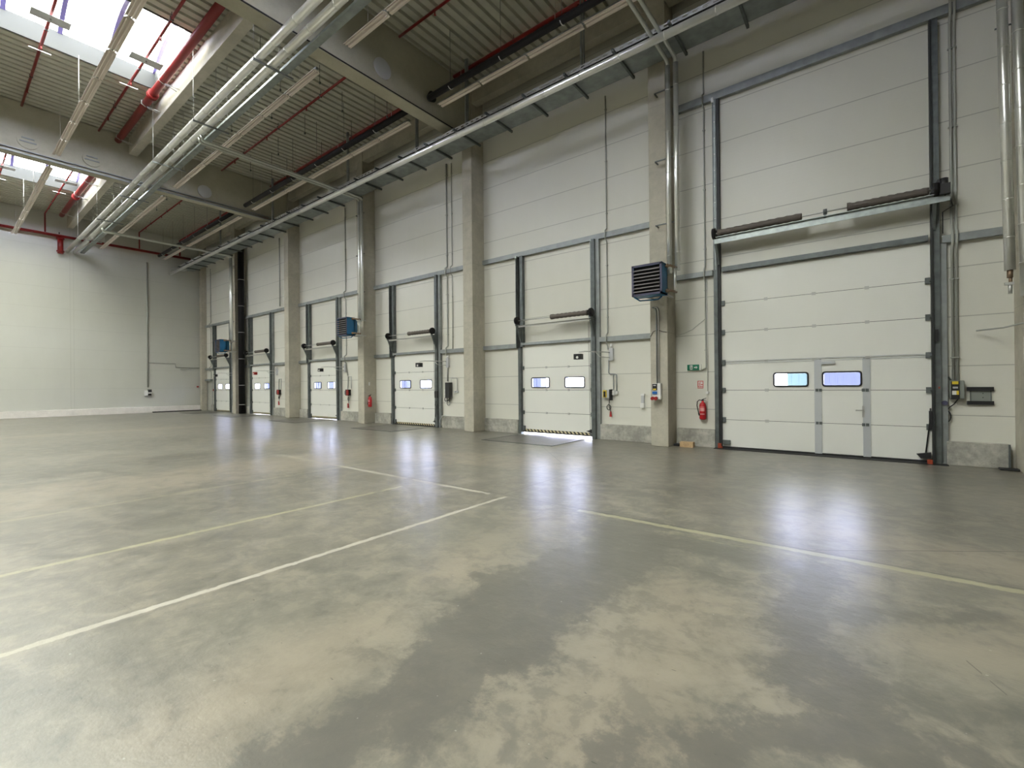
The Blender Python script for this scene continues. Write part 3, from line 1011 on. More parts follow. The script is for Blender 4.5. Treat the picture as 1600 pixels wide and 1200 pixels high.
hx = [-31.0, -26.8, -22.75 - .1, -18.6, -14.85, -11.0, -7.0, -3.0]
hlab = ['closest to the end wall', 'second from the end wall', 'third from the end wall', 'fourth from the end wall', 'fifth from the end wall', 'sixth from the end wall', 'seventh from the end wall', 'eighth from the end wall']
for k, xx in enumerate(hx):
    top = DECK if abs(xx + 22.85) > .3 and abs(xx + 10.9) > .2 else DECK
    r = thing('pipe_hanger', (xx, 5.0, 9.0), 'steel cradle under the silver pipe pair, ' + hlab[k], 'pipe hanger', 'cradles under the silver pipe pair')
    MB().box(xx - .02, xx + .02, 4.58, 5.50, 8.965, 9.005).build('cross_bar', 'rail_grey', r)
    for yy in (4.60, 5.17, 5.46):
        MB().cyl((xx, yy, 8.97), (xx, yy, DECK if not 4.7 < yy < 5.0 else 10.4), .008, 6).build('hanger_rod', 'steel_light', r)

# wide cable tray along the dock wall
r = thing('cable_tray', (-13, 10.2, 9.05), 'wide galvanised cable tray on bracket arms along the dock wall', 'cable tray')
MB().box(-34.6, 8, 9.98, 10.60, 9.035, 9.04).build('tray_bottom', 'tray_blue_grey', r)
m = MB().box(-34.6, 8, 9.66, 9.665, 9.03, 9.06).box(-34.6, 8, 9.66, 9.665, 9.10, 9.13)
k = -34.5
while k < 8:
    m.box(k, k + .10, 9.659, 9.664, 9.06, 9.10); k += .2
m.build('tray_side', 'steel_light', r)
MB().box(-34.6, 8, 10.60, 10.605, 9.035, 9.12).build('tray_side', 'galvanised_dark', r)
MB().box(-34.6, 8, 9.70, 9.98, 9.05, 9.10).build('cable_bundle', 'rubber', r, label='dark cables in the tray')
k = -33.6
while k < 8:
    MB().box(k - .025, k + .025, 9.50, 10.70, 8.97, 9.03).build('bracket_arm', 'galvanised_dark', r)
    k += 1.265
for k in (-27.6, -21.5, -15.4, -11.46, -9.24, -5.4, .6):
    MB().box(k - .045, k + .0, 9.72, 9.76, 9.05, DECK).box(k + .035, k + .05, 9.72, 9.78, 9.05, DECK).box(k - .05, k + .05, 9.70, 9.80, 9.02, 9.07).build('drop_post', 'rail_grey', r)
MB().box(-34.7, -34.1, 9.45, 10.15, 8.98, 9.04).build('end_plate', 'steel_light', r)

BAYX = [(-34.3, -22.62, 'in the bay at the end wall'), (-22.0, -10.5, 'between the two roof beams'), (-9.9, 1.6, 'in the bay over the camera')]


# lights: trunking with open battens, all switched off
def light_line(x0, x1, y, z, label):
    r = thing('strip_light', ((x0 + x1) / 2, y, z), label, 'strip light', 'unlit strip lights under the roof')
    MB().box(x0, x1, y - .03, y + .03, z + .02, z + .08).build('trunking_rail', 'rail_grey', r)
    n = max(1, round((x1 - x0) / 1.55))
    L = (x1 - x0) / n
    for k in range(n):
        a, b = x0 + k * L + .03, x0 + (k + 1) * L - .03
        m = MB().prism([(y - .10, z - .02), (y - .045, z + .02), (y + .045, z + .02), (y + .10, z - .02), (y + .095, z - .025), (y + .04, z + .012), (y - .04, z + .012), (y - .095, z - .025)], 'x', a, b)
        bt = m.build('reflector', 'batten_white', r)
        MB().cyl((a + .02, y + .035, z - .02), (b - .02, y + .035, z - .02), .018, 10).build('tube', 'tube_white', bt)
        MB().cyl((a + .02, y - .04, z - .02), (b - .02, y - .04, z - .02), .014, 8).build('tube', 'tube_white', bt)
    for k in (.08, .36, .64, .92):
        xx = x0 + (x1 - x0) * k
        MB().cyl((xx, y, z + .08), (xx, y, DECK), .006, 5).build('hanger_wire', 'steel_light', r)
    return r


for bi, (a, b, s_) in enumerate(BAYX):
    for y, rowname in ((2.68, 'below the skylight'), (6.03, 'in the middle row'), (8.95, 'closest to the dock wall')):
        if bi == 2 and y < 5: continue
        light_line(a + .35 - (.3 if bi == 0 else 0), b - .35, y, 9.43, 'unlit strip light %s, %s' % (rowname, s_))


# sprinkler lines
def sprinkler(x0, x1, y, label, plate=None, drop=False):
    z = 10.87
    r = thing('sprinkler_pipe', ((x0 + x1) / 2, y, z), label, 'sprinkler pipe', 'thin red sprinkler pipes under the roof')
    path = [(x1, y, z), (x0, y, z)]
    if drop: path += [(x0, y, 9.89)]
    MB().tube(path, .034 if y < 9 else .05, 10).build('pipe', 'red_pipe', r)
    k = x0 + 1.4
    while k < x1 - .5:
        MB().cyl((k, y, z - .03), (k, y, z - .12), .018, 8).cyl((k, y, z - .12), (k, y, z - .125), .035, 8).build('sprinkler_head', 'red_pipe', r)
        MB().tube([(k + .9, y, DECK), (k + .9, y, z - .02)], .008, 5).box(k + .885, k + .915, y - .04, y + .04, z - .045, z + .045).build('pipe_clip', 'galvanised_dark', r)
        k += 2.9
    if plate is not None:
        MB().box(plate - .17, plate + .17, y - .36, y + .36, z - .09, z - .085).cyl((plate, y, z - .09), (plate, y, z - .15), .02, 8).build('collector_plate', 'plate_grey', r)
    if plate is not None:
        MB().box(plate - 1.85, plate - 1.82, y - .22, y + .22, z - .05, z - .03).build('cross_strip', 'steel_light', r)


for bi, (a, b, s_) in enumerate(BAYX):
    for y, rn in ((1.92, 'outermost under the skylight'), (3.84, 'beside the thick red main'), (7.83, 'midway to the dock wall'), (9.88, 'above the black pipe run')):
        if bi == 2 and y < 4: continue
        if bi == 0 and y < 3: drop = False
        sprinkler(a + .02 - (.25 if bi == 0 else 0), b - .02, y, 'thin red sprinkler pipe %s, %s' % (rn, s_),
                  plate=(SKY[bi][0] + 1.8 if y < 4 and bi < 2 else None), drop=(bi == 0 and y > 3))
for bi, (a, b, s_) in enumerate(BAYX[:2]):
    r = thing('sprinkler_main', ((a + b) / 2, 4.38, 10.78), 'thick red sprinkler main beside the skylight, ' + s_, 'sprinkler pipe', 'thick red sprinkler mains')
    MB().cyl((a + .02 + (.5 if bi == 0 else 0), 4.38, 10.74), (b - .02, 4.38, 10.74), .105, 16).build('pipe', 'red_pipe', r)
    for xx in ((-33.0, -29.5, -27.2) if bi == 0 else (-21.6, -18.4, -16.6, -11.6)):
        MB().tube([(xx - .02, 4.38, 10.62), (xx - .02, 4.26, 10.68), (xx - .02, 4.26, 10.80), (xx - .02, 4.38, 10.86)], .012, 5).tube([(xx, 4.40, 10.62), (xx, 4.70, 10.55)], .014, 5).tube([(xx, 4.40, 10.64), (xx + .25, 4.70, 10.50)], .014, 5).build('wall_bracket', 'steel_light', r)
    cx = a + 4.2
    MB().cyl((cx, 4.38, 10.74), (cx + .05, 4.38, 10.74), .15, 14).cyl((cx + .12, 4.38, 10.74), (cx + .17, 4.38, 10.74), .15, 14).build('flange', 'red_pipe', r)
r = thing('sprinkler_header', (-34.5, -4, 9.8), 'thick red header pipe running across the end wall', 'sprinkler pipe')
MB().cyl((-34.53, YL + .1, 9.80), (-34.53, 10.45, 9.80), .075, 14).build('pipe', 'red_pipe', r)
MB().cyl((-34.53, 4.42, 9.72), (-34.53, 4.42, 8.85), .12, 14).cyl((-34.53, 4.42, 9.70), (-34.53, 4.42, 9.64), .17, 14).cyl((-34.53, 4.42, 9.0), (-34.53, 4.42, 8.94), .16, 14).build('dead_leg', 'red_pipe', r, label='stubby vertical red pipe')
MB().cyl((-34.53, 4.38, 10.0), (-34.53, 4.38, 9.9), .02, 6).build('vent_nipple', 'rubber', r)

# black services pipe with white clips beside the lights nearest the wall
for bi, (a, b, s_) in enumerate(BAYX):
    r = thing('services_pipe', ((a + b) / 2, 8.72, 9.6), 'black pipe with white clips beside the strip light, ' + s_, 'pipe', 'black clipped pipes beside the strip lights')
    MB().cyl((a + .3, 8.66, 9.54), (b - .1, 8.66, 9.54), .085, 12).build('pipe', 'black_pipe', r)
    MB().box(a + .4, b - .15, 8.72, 8.78, 9.62, 9.66).build('carrier_rail', 'rail_grey', r)
    k = a + 1.1
    while k < b - .3:
        MB().tube([(k, 8.66 + .10 * math.cos(t), 9.54 + .10 * math.sin(t)) for t in [PI * j / 5 - 2.6 for j in range(6)]], .012, 5).build('clip', 'white_plastic', r)
        MB().cyl((k, 8.66, 9.62), (k, 8.66, DECK), .006, 5).build('hanger_wire', 'galvanised_dark', r)
        k += 1.75

# heating branches: across under the roof, then down in front of the columns
def branch(xc, label, ends):
    for q, (xx, zb) in enumerate(ends):
        lab = '%s, %s' % (label, ('far pipe of the two', 'near pipe of the two')[q])
        r = thing('heating_riser', (xx, 10.47, zb), lab, 'pipe', 'pipes feeding the blue heaters')
        MB().tube([(xx, 5.03, 9.01), (xx, 5.05, 8.90), (xx, 5.12, 8.87), (xx, 10.38, 8.87), (xx, 10.45, 8.84), (xx, 10.47, 8.76)], .042, 10).build('cross_run', 'branch_jacket', r)
        m = MB().cyl((xx, 10.47, 8.76), (xx, 10.47, zb), .056, 12)
        k = zb + .4
        while k < 8.6:
            m.cyl((xx, 10.47, k), (xx, 10.47, k + .02), .060, 12); k += .95
        m.build('riser', 'jacket', r)
    for k in (8.3, 6.7, 5.2):
        MB().box(xc + .22, xc + .78, 10.54, 10.56, k - .012, k + .012).box(xc + .22, xc + .25, 10.54, 10.715, k - .012, k + .012).build(
            'pipe_bracket', 'galvanised_dark', label='%s bracket of the %s' % ({8.3: 'top', 6.7: 'middle', 5.2: 'lower'}[k], label), category='bracket', group='brackets behind the heater risers')


branch(CX[1], 'silver riser to the blue heater beside the tall gate', ((CX[1] + .57, 4.0), (CX[1] + .75, 4.05)))
branch(CX[3], 'silver riser to the middle blue heater', ((CX[3] + .55, 4.0), (CX[3] + .73, 4.05)))
branch(CX[5], 'silver riser to the blue heater by the end wall', ((CX[5] + .50, 4.0), (CX[5] + .66, 4.05)))

# black downpipe beside the last column
r = thing('downpipe', (-28.2, 11.0, 0), 'black rainwater downpipe beside the last concrete column', 'downpipe')
MB().cyl((-28.17, 10.98, 0.0), (-28.17, 10.98, 9.7), .16, 16).build('pipe', 'black_pipe', r)
for z in (1.6, 3.1, 4.6, 6.1, 7.6, .5):
    MB().cyl((-28.17, 10.98, z), (-28.17, 10.98, z + .03), .17, 16).build('clamp', 'steel_light', r)


# ------------------------------------------------------------------ unit heaters
def heater(x0, yf, label):
    w, z0, z1 = .69, 3.46, 4.15
    x1 = x0 + w
    r = thing('unit_heater', (x0 + w / 2, yf + .3, z0), label, 'heater', 'blue unit heaters on the columns')
    m = MB()
    t = .035
    m.box(x0, x1, yf, yf + .34, z0, z0 + t).box(x0, x1, yf, yf + .34, z1 - t, z1).box(x0, x0 + t, yf, yf + .34, z0, z1).box(x1 - t, x1, yf, yf + .34, z0, z1)
    m.box(x0, x1, yf + .30, yf + .34, z0, z1)
    # tapering fan cowl
    b = .12
    m.hexa([(x0, yf + .34, z0), (x1, yf + .34, z0), (x1 - b, yf + .52, z0 + b), (x0 + b, yf + .52, z0 + b), (x0, yf + .34, z1), (x1, yf + .34, z1), (x1 - b, yf + .52, z1 - b), (x0 + b, yf + .52, z1 - b)])
    m.build('casing', 'heater_blue', r)
    m = MB()
    f = .045
    m.box(x0 + t, x1 - t, yf + .06, yf + .10, z0 + t, z1 - t)
    m.build('coil', 'dark_inside', r)
    m = MB().box(x0, x0 + f, yf - .012, yf, z0, z1).box(x1 - f, x1, yf - .012, yf, z0, z1).box(x0, x1, yf - .012, yf, z0, z0 + f).box(x0, x1, yf - .012, yf, z1 - f, z1)
    m.build('front_frame', 'heater_navy', r)
    n = 7
    for k in range(n):
        zc = z0 + .07 + (z1 - z0 - .14) * (k + .5) / n
        MB().hexa([(x0 + f, yf - .045, zc - .035), (x1 - f, yf - .045, zc - .035), (x1 - f, yf + .03, zc + .0), (x0 + f, yf + .03, zc + .0),
                   (x0 + f, yf - .045, zc - .023), (x1 - f, yf - .045, zc - .023), (x1 - f, yf + .03, zc + .012), (x0 + f, yf + .03, zc + .012)]).build('louver_blade', 'louver', r)
    xm = (x0 + x1) / 2
    MB().tube([(xm, yf + .50, (z0 + z1) / 2), (xm, yf + .60, (z0 + z1) / 2)], [.2, .2], 16).build('fan_motor', 'steel_light', r)
    for z in (z0 + .04, z1 - .05):
        MB().box(x1 - .10, x1 - .05, yf + .30, 10.71, z - .02, z + .02).box(x0 + .15, x0 + .20, yf + .30, 10.71, z - .02, z + .02).build('mounting_arm', 'steel_light', r)
    # valves and feed pipes at the side facing the gate
    for z in (z1 - .06, z0 + .08):
        MB().tube([(x1 - .02, yf + .22, z), (x1 + .10, yf + .24, z), (x1 + .14, yf + .50, z)], .028, 8).cyl((x1 + .02, yf + .22, z), (x1 + .06, yf + .22, z), .045, 10).build('valve', 'brass', r)
    MB().tube([(x1 + .13, yf + .45, z1 - .05), (x1 + .13, yf + .45, z0 + .08)], .03, 8).build('feed_pipe', 'jacket', r)
    MB().tube([(x0 + .02, yf + .06, z0), (x0 + .12, yf + .16, z0 - .08), (x1 - .2, yf + .3, z0 - .07), (x1 - .12, yf + .32, z0 - .005)], .016, 6).build('drip_bracket', 'heater_blue', r)
    return r


heater(-4.235, 9.83, 'blue unit heater beside the tall gate, largest of the three')
heater(-16.37, 9.83, 'blue unit heater on the column with the extinguisher')
heater(-28.72, 9.83, 'blue unit heater on the last column, by the end wall')

# pipes at the edge of the view, past the tall gate
for xa, xb_, zb, lab in ((1.655, 1.730, 3.22, 'silver vertical pipe with brass valve past the tall gate'), (1.815, 1.90, 2.80, 'silver vertical pipe closest to the edge column')):
    r = thing('heating_riser', (xb_, 10.45, zb), lab, 'pipe', 'silver pipes past the tall gate')
    m = MB().tube([(xa, 10.45, 8.9), ((xa + xb_) / 2, 10.45, 6), (xb_, 10.45, zb)], .064, 14)
    k = zb + .5
    while k < 8.7:
        xx = xb_ + (xa - xb_) * (k - zb) / (8.9 - zb)
        m.cyl((xx, 10.45, k), (xx, 10.45, k + .02), .068, 14); k += .6
    m.build('riser', 'jacket', r)
    if zb > 3:
        MB().cyl((xb_, 10.45, 3.22), (xb_, 10.45, 3.10), .036, 10).cyl((xb_ + .005, 10.45, 3.10), (xb_ + .005, 10.45, 3.02), .022, 8).build('valve', 'brass', r)
        MB().cyl((xb_, 10.45, 3.02), (xb_, 10.45, 2.85), .026, 10).box(xb_ - .06, xb_ + .04, 10.42, 10.48, 2.99, 3.03).build('union', 'steel_light', r)
MB().box(1.60, 1.93, 10.5, 10.52, 7.08, 7.10).build('pipe_bracket', 'galvanised_dark', label='thin bracket across the silver pipes past the tall gate', category='bracket')
MB().tube([(1.45, 11.2, 2.36), (1.72, 10.9, 2.36), (1.93, 10.5, 2.40)], .014, 6).build('conduit', 'conduit_grey', label='short grey conduit bending around the edge column', category='conduit')


# ------------------------------------------------------------------ conduits on the dock wall
def conduit(pts, label, r=.017, mat='conduit_grey', clips=True, name='conduit', group='grey conduits on the dock wall'):
    m = MB().tube(pts, r, 8)
    o = m.build(name, mat, label=label, category='conduit')
    if group: o['group'] = group
    if clips:
        for (p, q) in zip(pts[:-1], pts[1:]):
            if abs(p[2] - q[2]) > 1.5:
                zz = min(p[2], q[2]) + .4
                while zz < max(p[2], q[2]):
                    ORG[o.name] = Vector((0, 0, 0))
                    MB().box(p[0] - r * 1.6, p[0] + r * 1.6, p[1] - r * 1.15, D - .001, zz, zz + .02).build('clip', mat, o)
                    zz += 1.4
    return o


yc = D - .03
def over(xx, z_lo, z_rail):         # detour over a rail
    return [(xx, yc, z_rail + .18), (xx, D - .13, z_rail + .10), (xx, D - .13, z_rail - .10), (xx, yc, z_rail - .18)]


conduit([(-5.56, yc, 9.25)] + over(-5.56, 0, 5.5) + over(-5.56, 0, 2.7) + [(-5.55, yc, 2.42)], 'grey conduit dropping to the lamp arm of the first dock door')
conduit([(-3.04, yc, 9.3)] + over(-3.04, 0, 8.12) + over(-3.04, 0, 4.05) + [(-3.04, yc, 1.86), (-3.14, yc, 1.80)], 'conduit dropping to the green exit sign')
conduit([(-3.01, yc, 4.0), (-3.01, yc, 1.30)], 'thin white conduit ending in a small white box', r=.010, mat='white_plastic', clips=False)
for xx in (1.16, 1.215):
    conduit([(xx - .05, yc, 9.3), (xx, yc, 8.35)] + [(xx, D - .13, 8.24), (xx, D - .13, 8.0), (xx, yc, 7.9)] + over(xx, 0, 4.03) + [(xx, yc, 1.50)],
            'grey conduit to the black control box, %s' % ('nearer the gate' if xx < 1.2 else 'nearer the edge column'), r=.021)
conduit([(-11.70, yc, 9.3)] + over(-11.70, 0, 5.5) + over(-11.70, 0, 2.7) + [(-11.72, yc, 1.64)], 'thick grey conduit near the second dock door', r=.026)
conduit([(-11.45, yc, 9.25)] + over(-11.45, 0, 5.5) + [(-11.45, yc, 2.78)], 'thin grey conduit near the second dock door', r=.014)
conduit([(-18.05, yc, 9.3)] + over(-18.05, 0, 5.5) + over(-18.05, 0, 2.7) + [(-17.94, yc, 1.96)], 'grey conduit near the third dock door', r=.024)
conduit([(-24.15, yc, 9.25), (-24.15, yc, 5.7)], 'grey conduit near the fourth dock door', r=.024)
conduit([(-33.6, yc, 9.2)] + over(-33.6, 0, 5.5) + over(-33.6, 0, 2.7) + [(-33.6, yc, 2.1)], 'grey conduit above the small grey door', r=.020)
# on the socket column
for xx, s_ in ((-4.005, 'darker'), (-3.955, 'lighter')):
    conduit([(xx - .09, 10.70, 3.32), (xx - .03, 10.70, 3.30), (xx, 10.70, 3.22), (xx, 10.70, 1.50)], 'steel conduit on the column feeding the socket box, the %s one' % s_, r=.016,
            mat='rail_grey' if s_ == 'darker' else 'steel_light', clips=False, group='conduits feeding the socket box')
MB().tube([(-4.16, 10.71, 2.62), (-4.09, 10.71, 2.74), (-3.98, 10.71, 2.77), (-3.85, 10.71, 2.72), (-3.76, 10.71, 2.70)], .006, 5).build('cable', 'rubber', label='thin dark cable crossing the socket column', category='cable')
MB().tube([(-3.06, D - .01, 3.0), (-3.2, D - .01, 2.9), (-3.35, D - .01, 2.78), (-3.55, D - .01, 2.70), (-3.70, D - .01, 2.67)], .006, 5).build('cable', 'conduit_grey', label='thin loose cable sagging from the exit sign conduit to the column', category='cable')
# end wall
o = conduit([(XB + .042, 8.25, 9.2), (XB + .042, 8.25, 1.55)], 'grey conduit running down the end wall to the power box', r=.035, clips=False, group=None)
o = conduit([(XB + .03, 8.27, 3.06), (XB + .03, 9.66, 3.05), (XB + .03, 9.70, 2.81), (XB + .03, 11.1, 2.80)], 'thin conduit stepping across the end wall to the corner', r=.02, clips=False, group=None)

# ------------------------------------------------------------------ dock lamps on arms
def dock_lamp(dx, label, head='black_plastic'):
    r = thing('dock_lamp', (dx + .48, D, 2.3), label, 'lamp', 'swing-arm dock lamps')
    bx = dx + .56
    MB().box(bx - .07, bx + .05, D - .08, D - .06, 2.12, 2.46).box(bx + .02, bx + .05, D - .06, D - .001, 2.14, 2.44).build('wall_plate', 'plate_grey', r)
    tip = Vector((bx - .52, 10.42, 2.30))
    MB().tube([(bx - .04, D - .08, 2.34), (bx - .14, 11.1, 2.35), tuple(tip + Vector((.12, .12, .05))), tuple(tip + Vector((0, 0, .03)))], .014, 8).tube([(bx - .04, D - .08, 2.20), (bx - .2, 10.98, 2.22), (bx - .26, 10.86, 2.33)], .011, 6).build('arm', 'steel_light', r)
    m = MB().box(tip.x - .10, tip.x + .10, tip.y - .10, tip.y + .05, tip.z - .16, tip.z - .02)
    h = m.build('lamp_head', head, r)
    MB().tube([(tip.x + .01, tip.y - .101, tip.z - .11), (tip.x + .01, tip.y - .112, tip.z - .11)], .034, 10).build('bulb', 'white_plastic', h)
    MB().cyl((bx - .01, D - .05, 2.46), (bx - .01, D - .05, 2.56), .03, 8).build('junction', 'white_plastic', r)


for i, lab in ((5, 'first'), (4, 'second'), (3, 'third'), (2, 'fourth'), (1, 'fifth')):
    dock_lamp(DOORS[i][1], 'black dock lamp on a jointed arm at the %s dock door from the tall gate' % lab, 'black_plastic' if i != 2 else 'red_plastic')

# ------------------------------------------------------------------ control boxes
def loop(cx, cz, r, y, tail=None, mat='rubber', rr=.008):
    n = 14
    pts = [(cx + r * math.sin(2 * PI * k / n) * .8, y, cz - r + r * math.cos(2 * PI * k / n) - 0 * k) for k in range(n + 1)]
    return pts


# first dock door: yellow/black switch box, conduits, hanging controller
r = thing('door_control', (-5.56, D, 1.1), 'small yellow and black door switch with a looped cable, first dock door', 'control box', 'door controls on the dock wall')
MB().box(-5.66, -5.45, D - .13, D - .001, 1.12, 1.34).build('housing', 'plate_grey', r)
MB().box(-5.655, -5.55, D - .155, D - .13, 1.14, 1.33).build('switch_block', 'yellow_plastic', r)
MB().box(-5.63, -5.575, D - .17, D - .155, 1.15, 1.30).build('rocker', 'black_plastic', r)
MB().box(-5.48, -5.44, D - .14, D - .001, 1.06, 1.35).build('end_cover', 'rubber', r)
MB().tube([(-5.5, D - .08, 1.10), (-5.51, D - .07, .98)] + loop(-5.53, .94, .07, D - .06) + [(-5.50, D - .05, .82), (-5.48, D - .05, .74)], .010, 6).build('cable', 'rubber', r)
MB().prism([(-5.50, .62), (-5.44, .62), (-5.455, .76), (-5.485, .76)], 'y', D - .09, D - .05).build('hand_controller', 'red_plastic', r)
MB().box(-5.43, -5.36, D - .06, D - .001, 1.20, 1.32).box(-5.34, -5.27, D - .06, D - .001, 1.22, 1.30).build('socket', 'white_plastic', r)
MB().tube([(-5.53, yc, 2.15), (-5.54, yc, 1.80), (-5.50, yc, 1.765), (-5.36, yc, 1.76), (-5.31, yc, 1.73), (-5.31, yc, 1.30)], .014, 6).tube([(-5.38, yc, 1.75), (-5.40, yc, 1.70), (-5.40, yc, 1.32)], .012, 6).build('feed_conduit', 'rail_grey', r)
r = thing('document_tube', (-4.59, D, .9), 'slim white holder on the wall beside the socket column', 'holder')
MB().box(-4.63, -4.55, D - .05, D - .001, 1.0, 1.19).build('body', 'label_pink' if False else 'plate_grey', r)
MB().box(-4.64, -4.54, D - .06, D - .001, 1.19, 1.235).box(-4.65, -4.54, D - .07, D - .001, .88, 1.0).build('end_cap', 'white_plastic', r)

# second dock door: big dark box
r = thing('door_control', (-11.6, D, 1.1), 'large dark control box with a nest of cables, second dock door', 'control box', 'door controls on the dock wall')
MB().box(-11.72, -11.52, D - .16, D - .001, 1.06, 1.60).build('housing', 'black_plastic', r)
MB().box(-11.80, -11.72, D - .13, D - .001, 1.30, 1.36).box(-11.80, -11.72, D - .13, D - .001, 1.16, 1.20).build('switch_block', 'white_plastic', r)
MB().tube([(-11.7, D - .08, 1.1), (-11.72, D - .07, .98)] + loop(-11.66, .98, .09, D - .06) + [(-11.55, D - .05, 1.1)], .012, 6).tube(loop(-11.76, 1.08, .07, D - .09), .012, 6).build('cable', 'rubber', r)
MB().tube([(-11.55, yc, 1.58), (-11.55, yc, 1.76), (-11.30, yc, 1.76), (-11.26, yc, 1.72), (-11.26, yc, 1.30)], .012, 6).box(-11.40, -11.34, D - .05, D - .001, 1.24, 1.30).box(-11.28, -11.22, D - .05, D - .001, 1.24, 1.30).build('feed_conduit', 'plate_grey', r)
MB().tube([(-12.16, D - .18, .95), (-12.20, D - .19, .8), (-12.14, D - .19, .75), (-12.2, D - .18, .45), (-12.33, D - .12, .22)], .012, 6).build('cable', 'rubber', label='black cable hanging down the post of the second dock door', category='cable')
MB().box(-12.22, -12.08, D - .20, D - .165, 1.06, 1.30).build('junction_box', 'black_plastic', label='small black box on the post of the second dock door', category='box')
MB().tube([(-11.9, 11.16, .02), (-12.0, 11.12, .25), (-11.88, 11.14, .43), (-11.72, 11.17, .425)], .014, 6).build('cable', 'conduit_grey', label='grey cable looping over the plinth by the second dock door', category='cable')

# third and fourth dock door: red ones
for dx, nm in ((-17.86, 'third'), (-24.25, 'fourth')):
    r = thing('door_control', (dx, D, 1.2), 'dark red door control with hanging handset, %s dock door' % nm, 'control box', 'door controls on the dock wall')
    MB().box(dx - .13, dx + .10, D - .13, D - .001, 1.10, 1.36).build('housing', 'rubber', r)
    MB().box(dx + .0, dx + .13, D - .17, D - .13, 1.12, 1.34).build('switch_block', 'red_plastic', r)
    MB().box(dx - .25, dx - .13, D - .10, D - .001, 1.14, 1.30).build('end_cover', 'vent_grey', r)
    MB().tube([(dx, D - .07, 1.1)] + loop(dx, 1.02, .07, D - .06) + [(dx - .02, D - .05, .78)], .012, 6).build('cable', 'rubber', r)
    MB().prism([(dx - .06, .56), (dx + .03, .56), (dx + .0, .76), (dx - .05, .76)], 'y', D - .09, D - .05).build('hand_controller', 'red_plastic', r)
    MB().tube([(dx - .1, yc, 1.36), (dx - .06, yc, 1.92), (dx + .16, yc, 1.92), (dx + .16, yc, 1.4)], .02, 6).build('feed_conduit', 'plate_grey', r)

# tall gate control
r = thing('door_control', (1.2, D, 1.2), 'black and yellow control box past the tall gate with blue switch', 'control box', 'door controls on the dock wall')
MB().box(1.105, 1.29, D - .13, D - .001, 1.18, 1.50).build('housing', 'vent_grey', r, bevel=.01)
MB().box(1.115, 1.225, D - .15, D - .13, 1.17, 1.49).build('front_cover', 'black_plastic', r)
MB().box(1.13, 1.21, D - .155, D - .15, 1.435, 1.485).build('warning_label', 'yellow_plastic', r)
MB().box(1.13, 1.185, D - .155, D - .15, 1.25, 1.32).build('rating_label', 'white_plastic', r)
MB().box(1.188, 1.215, D - .155, D - .15, 1.25, 1.32).build('warning_label', 'yellow_plastic', r)
MB().cyl((1.155, D - .15, 1.375), (1.155, D - .165, 1.375), .018, 10).box(1.14, 1.205, D - .156, D - .15, 1.36, 1.392).build('keypad', 'plate_grey', r)
MB().cyl((1.04, D - .02, 1.10), (1.04, D - .11, 1.10), .042, 14).build('isolator', 'heater_navy', r)
MB().box(.97, 1.0, D - .08, D - .05, 1.085, 1.115).build('knob', 'black_plastic', r)
MB().tube([(1.13, yc, 1.5), (1.10, yc, 1.56), (1.05, yc, 1.53), (1.04, yc, 1.14)], .016, 6).build('feed_conduit', 'galvanised_dark', r)
MB().tube([(1.22, D - .07, 1.18), (1.16, D - .06, 1.08), (1.10, D - .06, 1.02)] + [(1.07 + .05 * math.sin(2 * PI * k / 14), D - .05, .86 + .10 * math.cos(2 * PI * k / 14)) for k in range(15)] + [(1.05, D - .05, 1.06)], .010, 6).tube([(1.06, D - .05, .96), (1.04, D - .05, .80), (1.09, D - .05, .77)], .006, 6).build('cable', 'rubber', r)
r = thing('wall_vent', (1.49, D, 1.25), 'grey panel between two black bars past the tall gate', 'panel')
MB().box(1.38, 1.625, D - .018, D - .001, 1.14, 1.31).build('panel', 'vent_grey', r)
MB().box(1.33, 1.66, D - .05, D - .001, 1.315, 1.385).box(1.33, 1.66, D - .05, D - .001, 1.075, 1.14).build('mounting_bar', 'black_plastic', r)
MB().box(1.372, 1.384, D - .022, D - .001, 1.14, 1.315).box(1.622, 1.634, D - .022, D - .001, 1.14, 1.315).build('side_strip', 'galvanised_dark', r)
for z in (1.20, 1.27):
    MB().cyl((1.53, D - .018, z), (1.53, D - .024, z), .008, 6).build('bolt', 'rubber', r)
MB().box(.955, .975, D - .128, D - .12, 1.36, 1.39).build('reflector', 'orange_rubber', label='tiny orange reflector on the tall gate post', category='reflector')
r = thing('floor_bolt', (1.8, 11.1, 0), 'black plate and rod at the foot of the edge column', 'bolt')
MB().box(1.68, 1.91, 10.98, 11.12, 0, .035).build('base_plate', 'rubber', r, bevel=.01)
MB().box(1.805, 1.83, 11.13, 11.16, 0.0, .42).build('rod', 'galvanised_dark', r)

# socket box on the column
r = thing('socket_box', (-4.0, 10.72, 1.1), 'white power socket box with blue and red sockets on the column', 'socket box')
MB().box(-4.085, -3.89, 10.60, 10.719, 1.12, 1.50).build('housing', 'white_plastic', r, bevel=.008)
MB().box(-4.075, -3.965, 10.585, 10.60, 1.335, 1.49).build('breaker_cover', 'black_plastic', r)
MB().box(-4.06, -3.985, 10.58, 10.585, 1.345, 1.375).build('yellow_label', 'yellow_plastic', r)
MB().box(-4.05, -3.99, 10.58, 10.585, 1.44, 1.465).build('switch_window', 'plate_grey', r)
MB().box(-4.075, -3.965, 10.575, 10.60, 1.245, 1.31).build('socket', 'blue_plastic', r)
MB().cyl((-4.065, 10.60, 1.155), (-4.065, 10.53, 1.14), .04, 12).cyl((-3.985, 10.60, 1.155), (-3.985, 10.53, 1.14), .04, 12).build('socket', 'red_plastic', r)
MB().box(-3.05, -2.985, D - .05, D - .001, 1.245, 1.30).build('junction_box', 'white_plastic', label='tiny white box at the end of a thin conduit above the extinguisher', category='box')

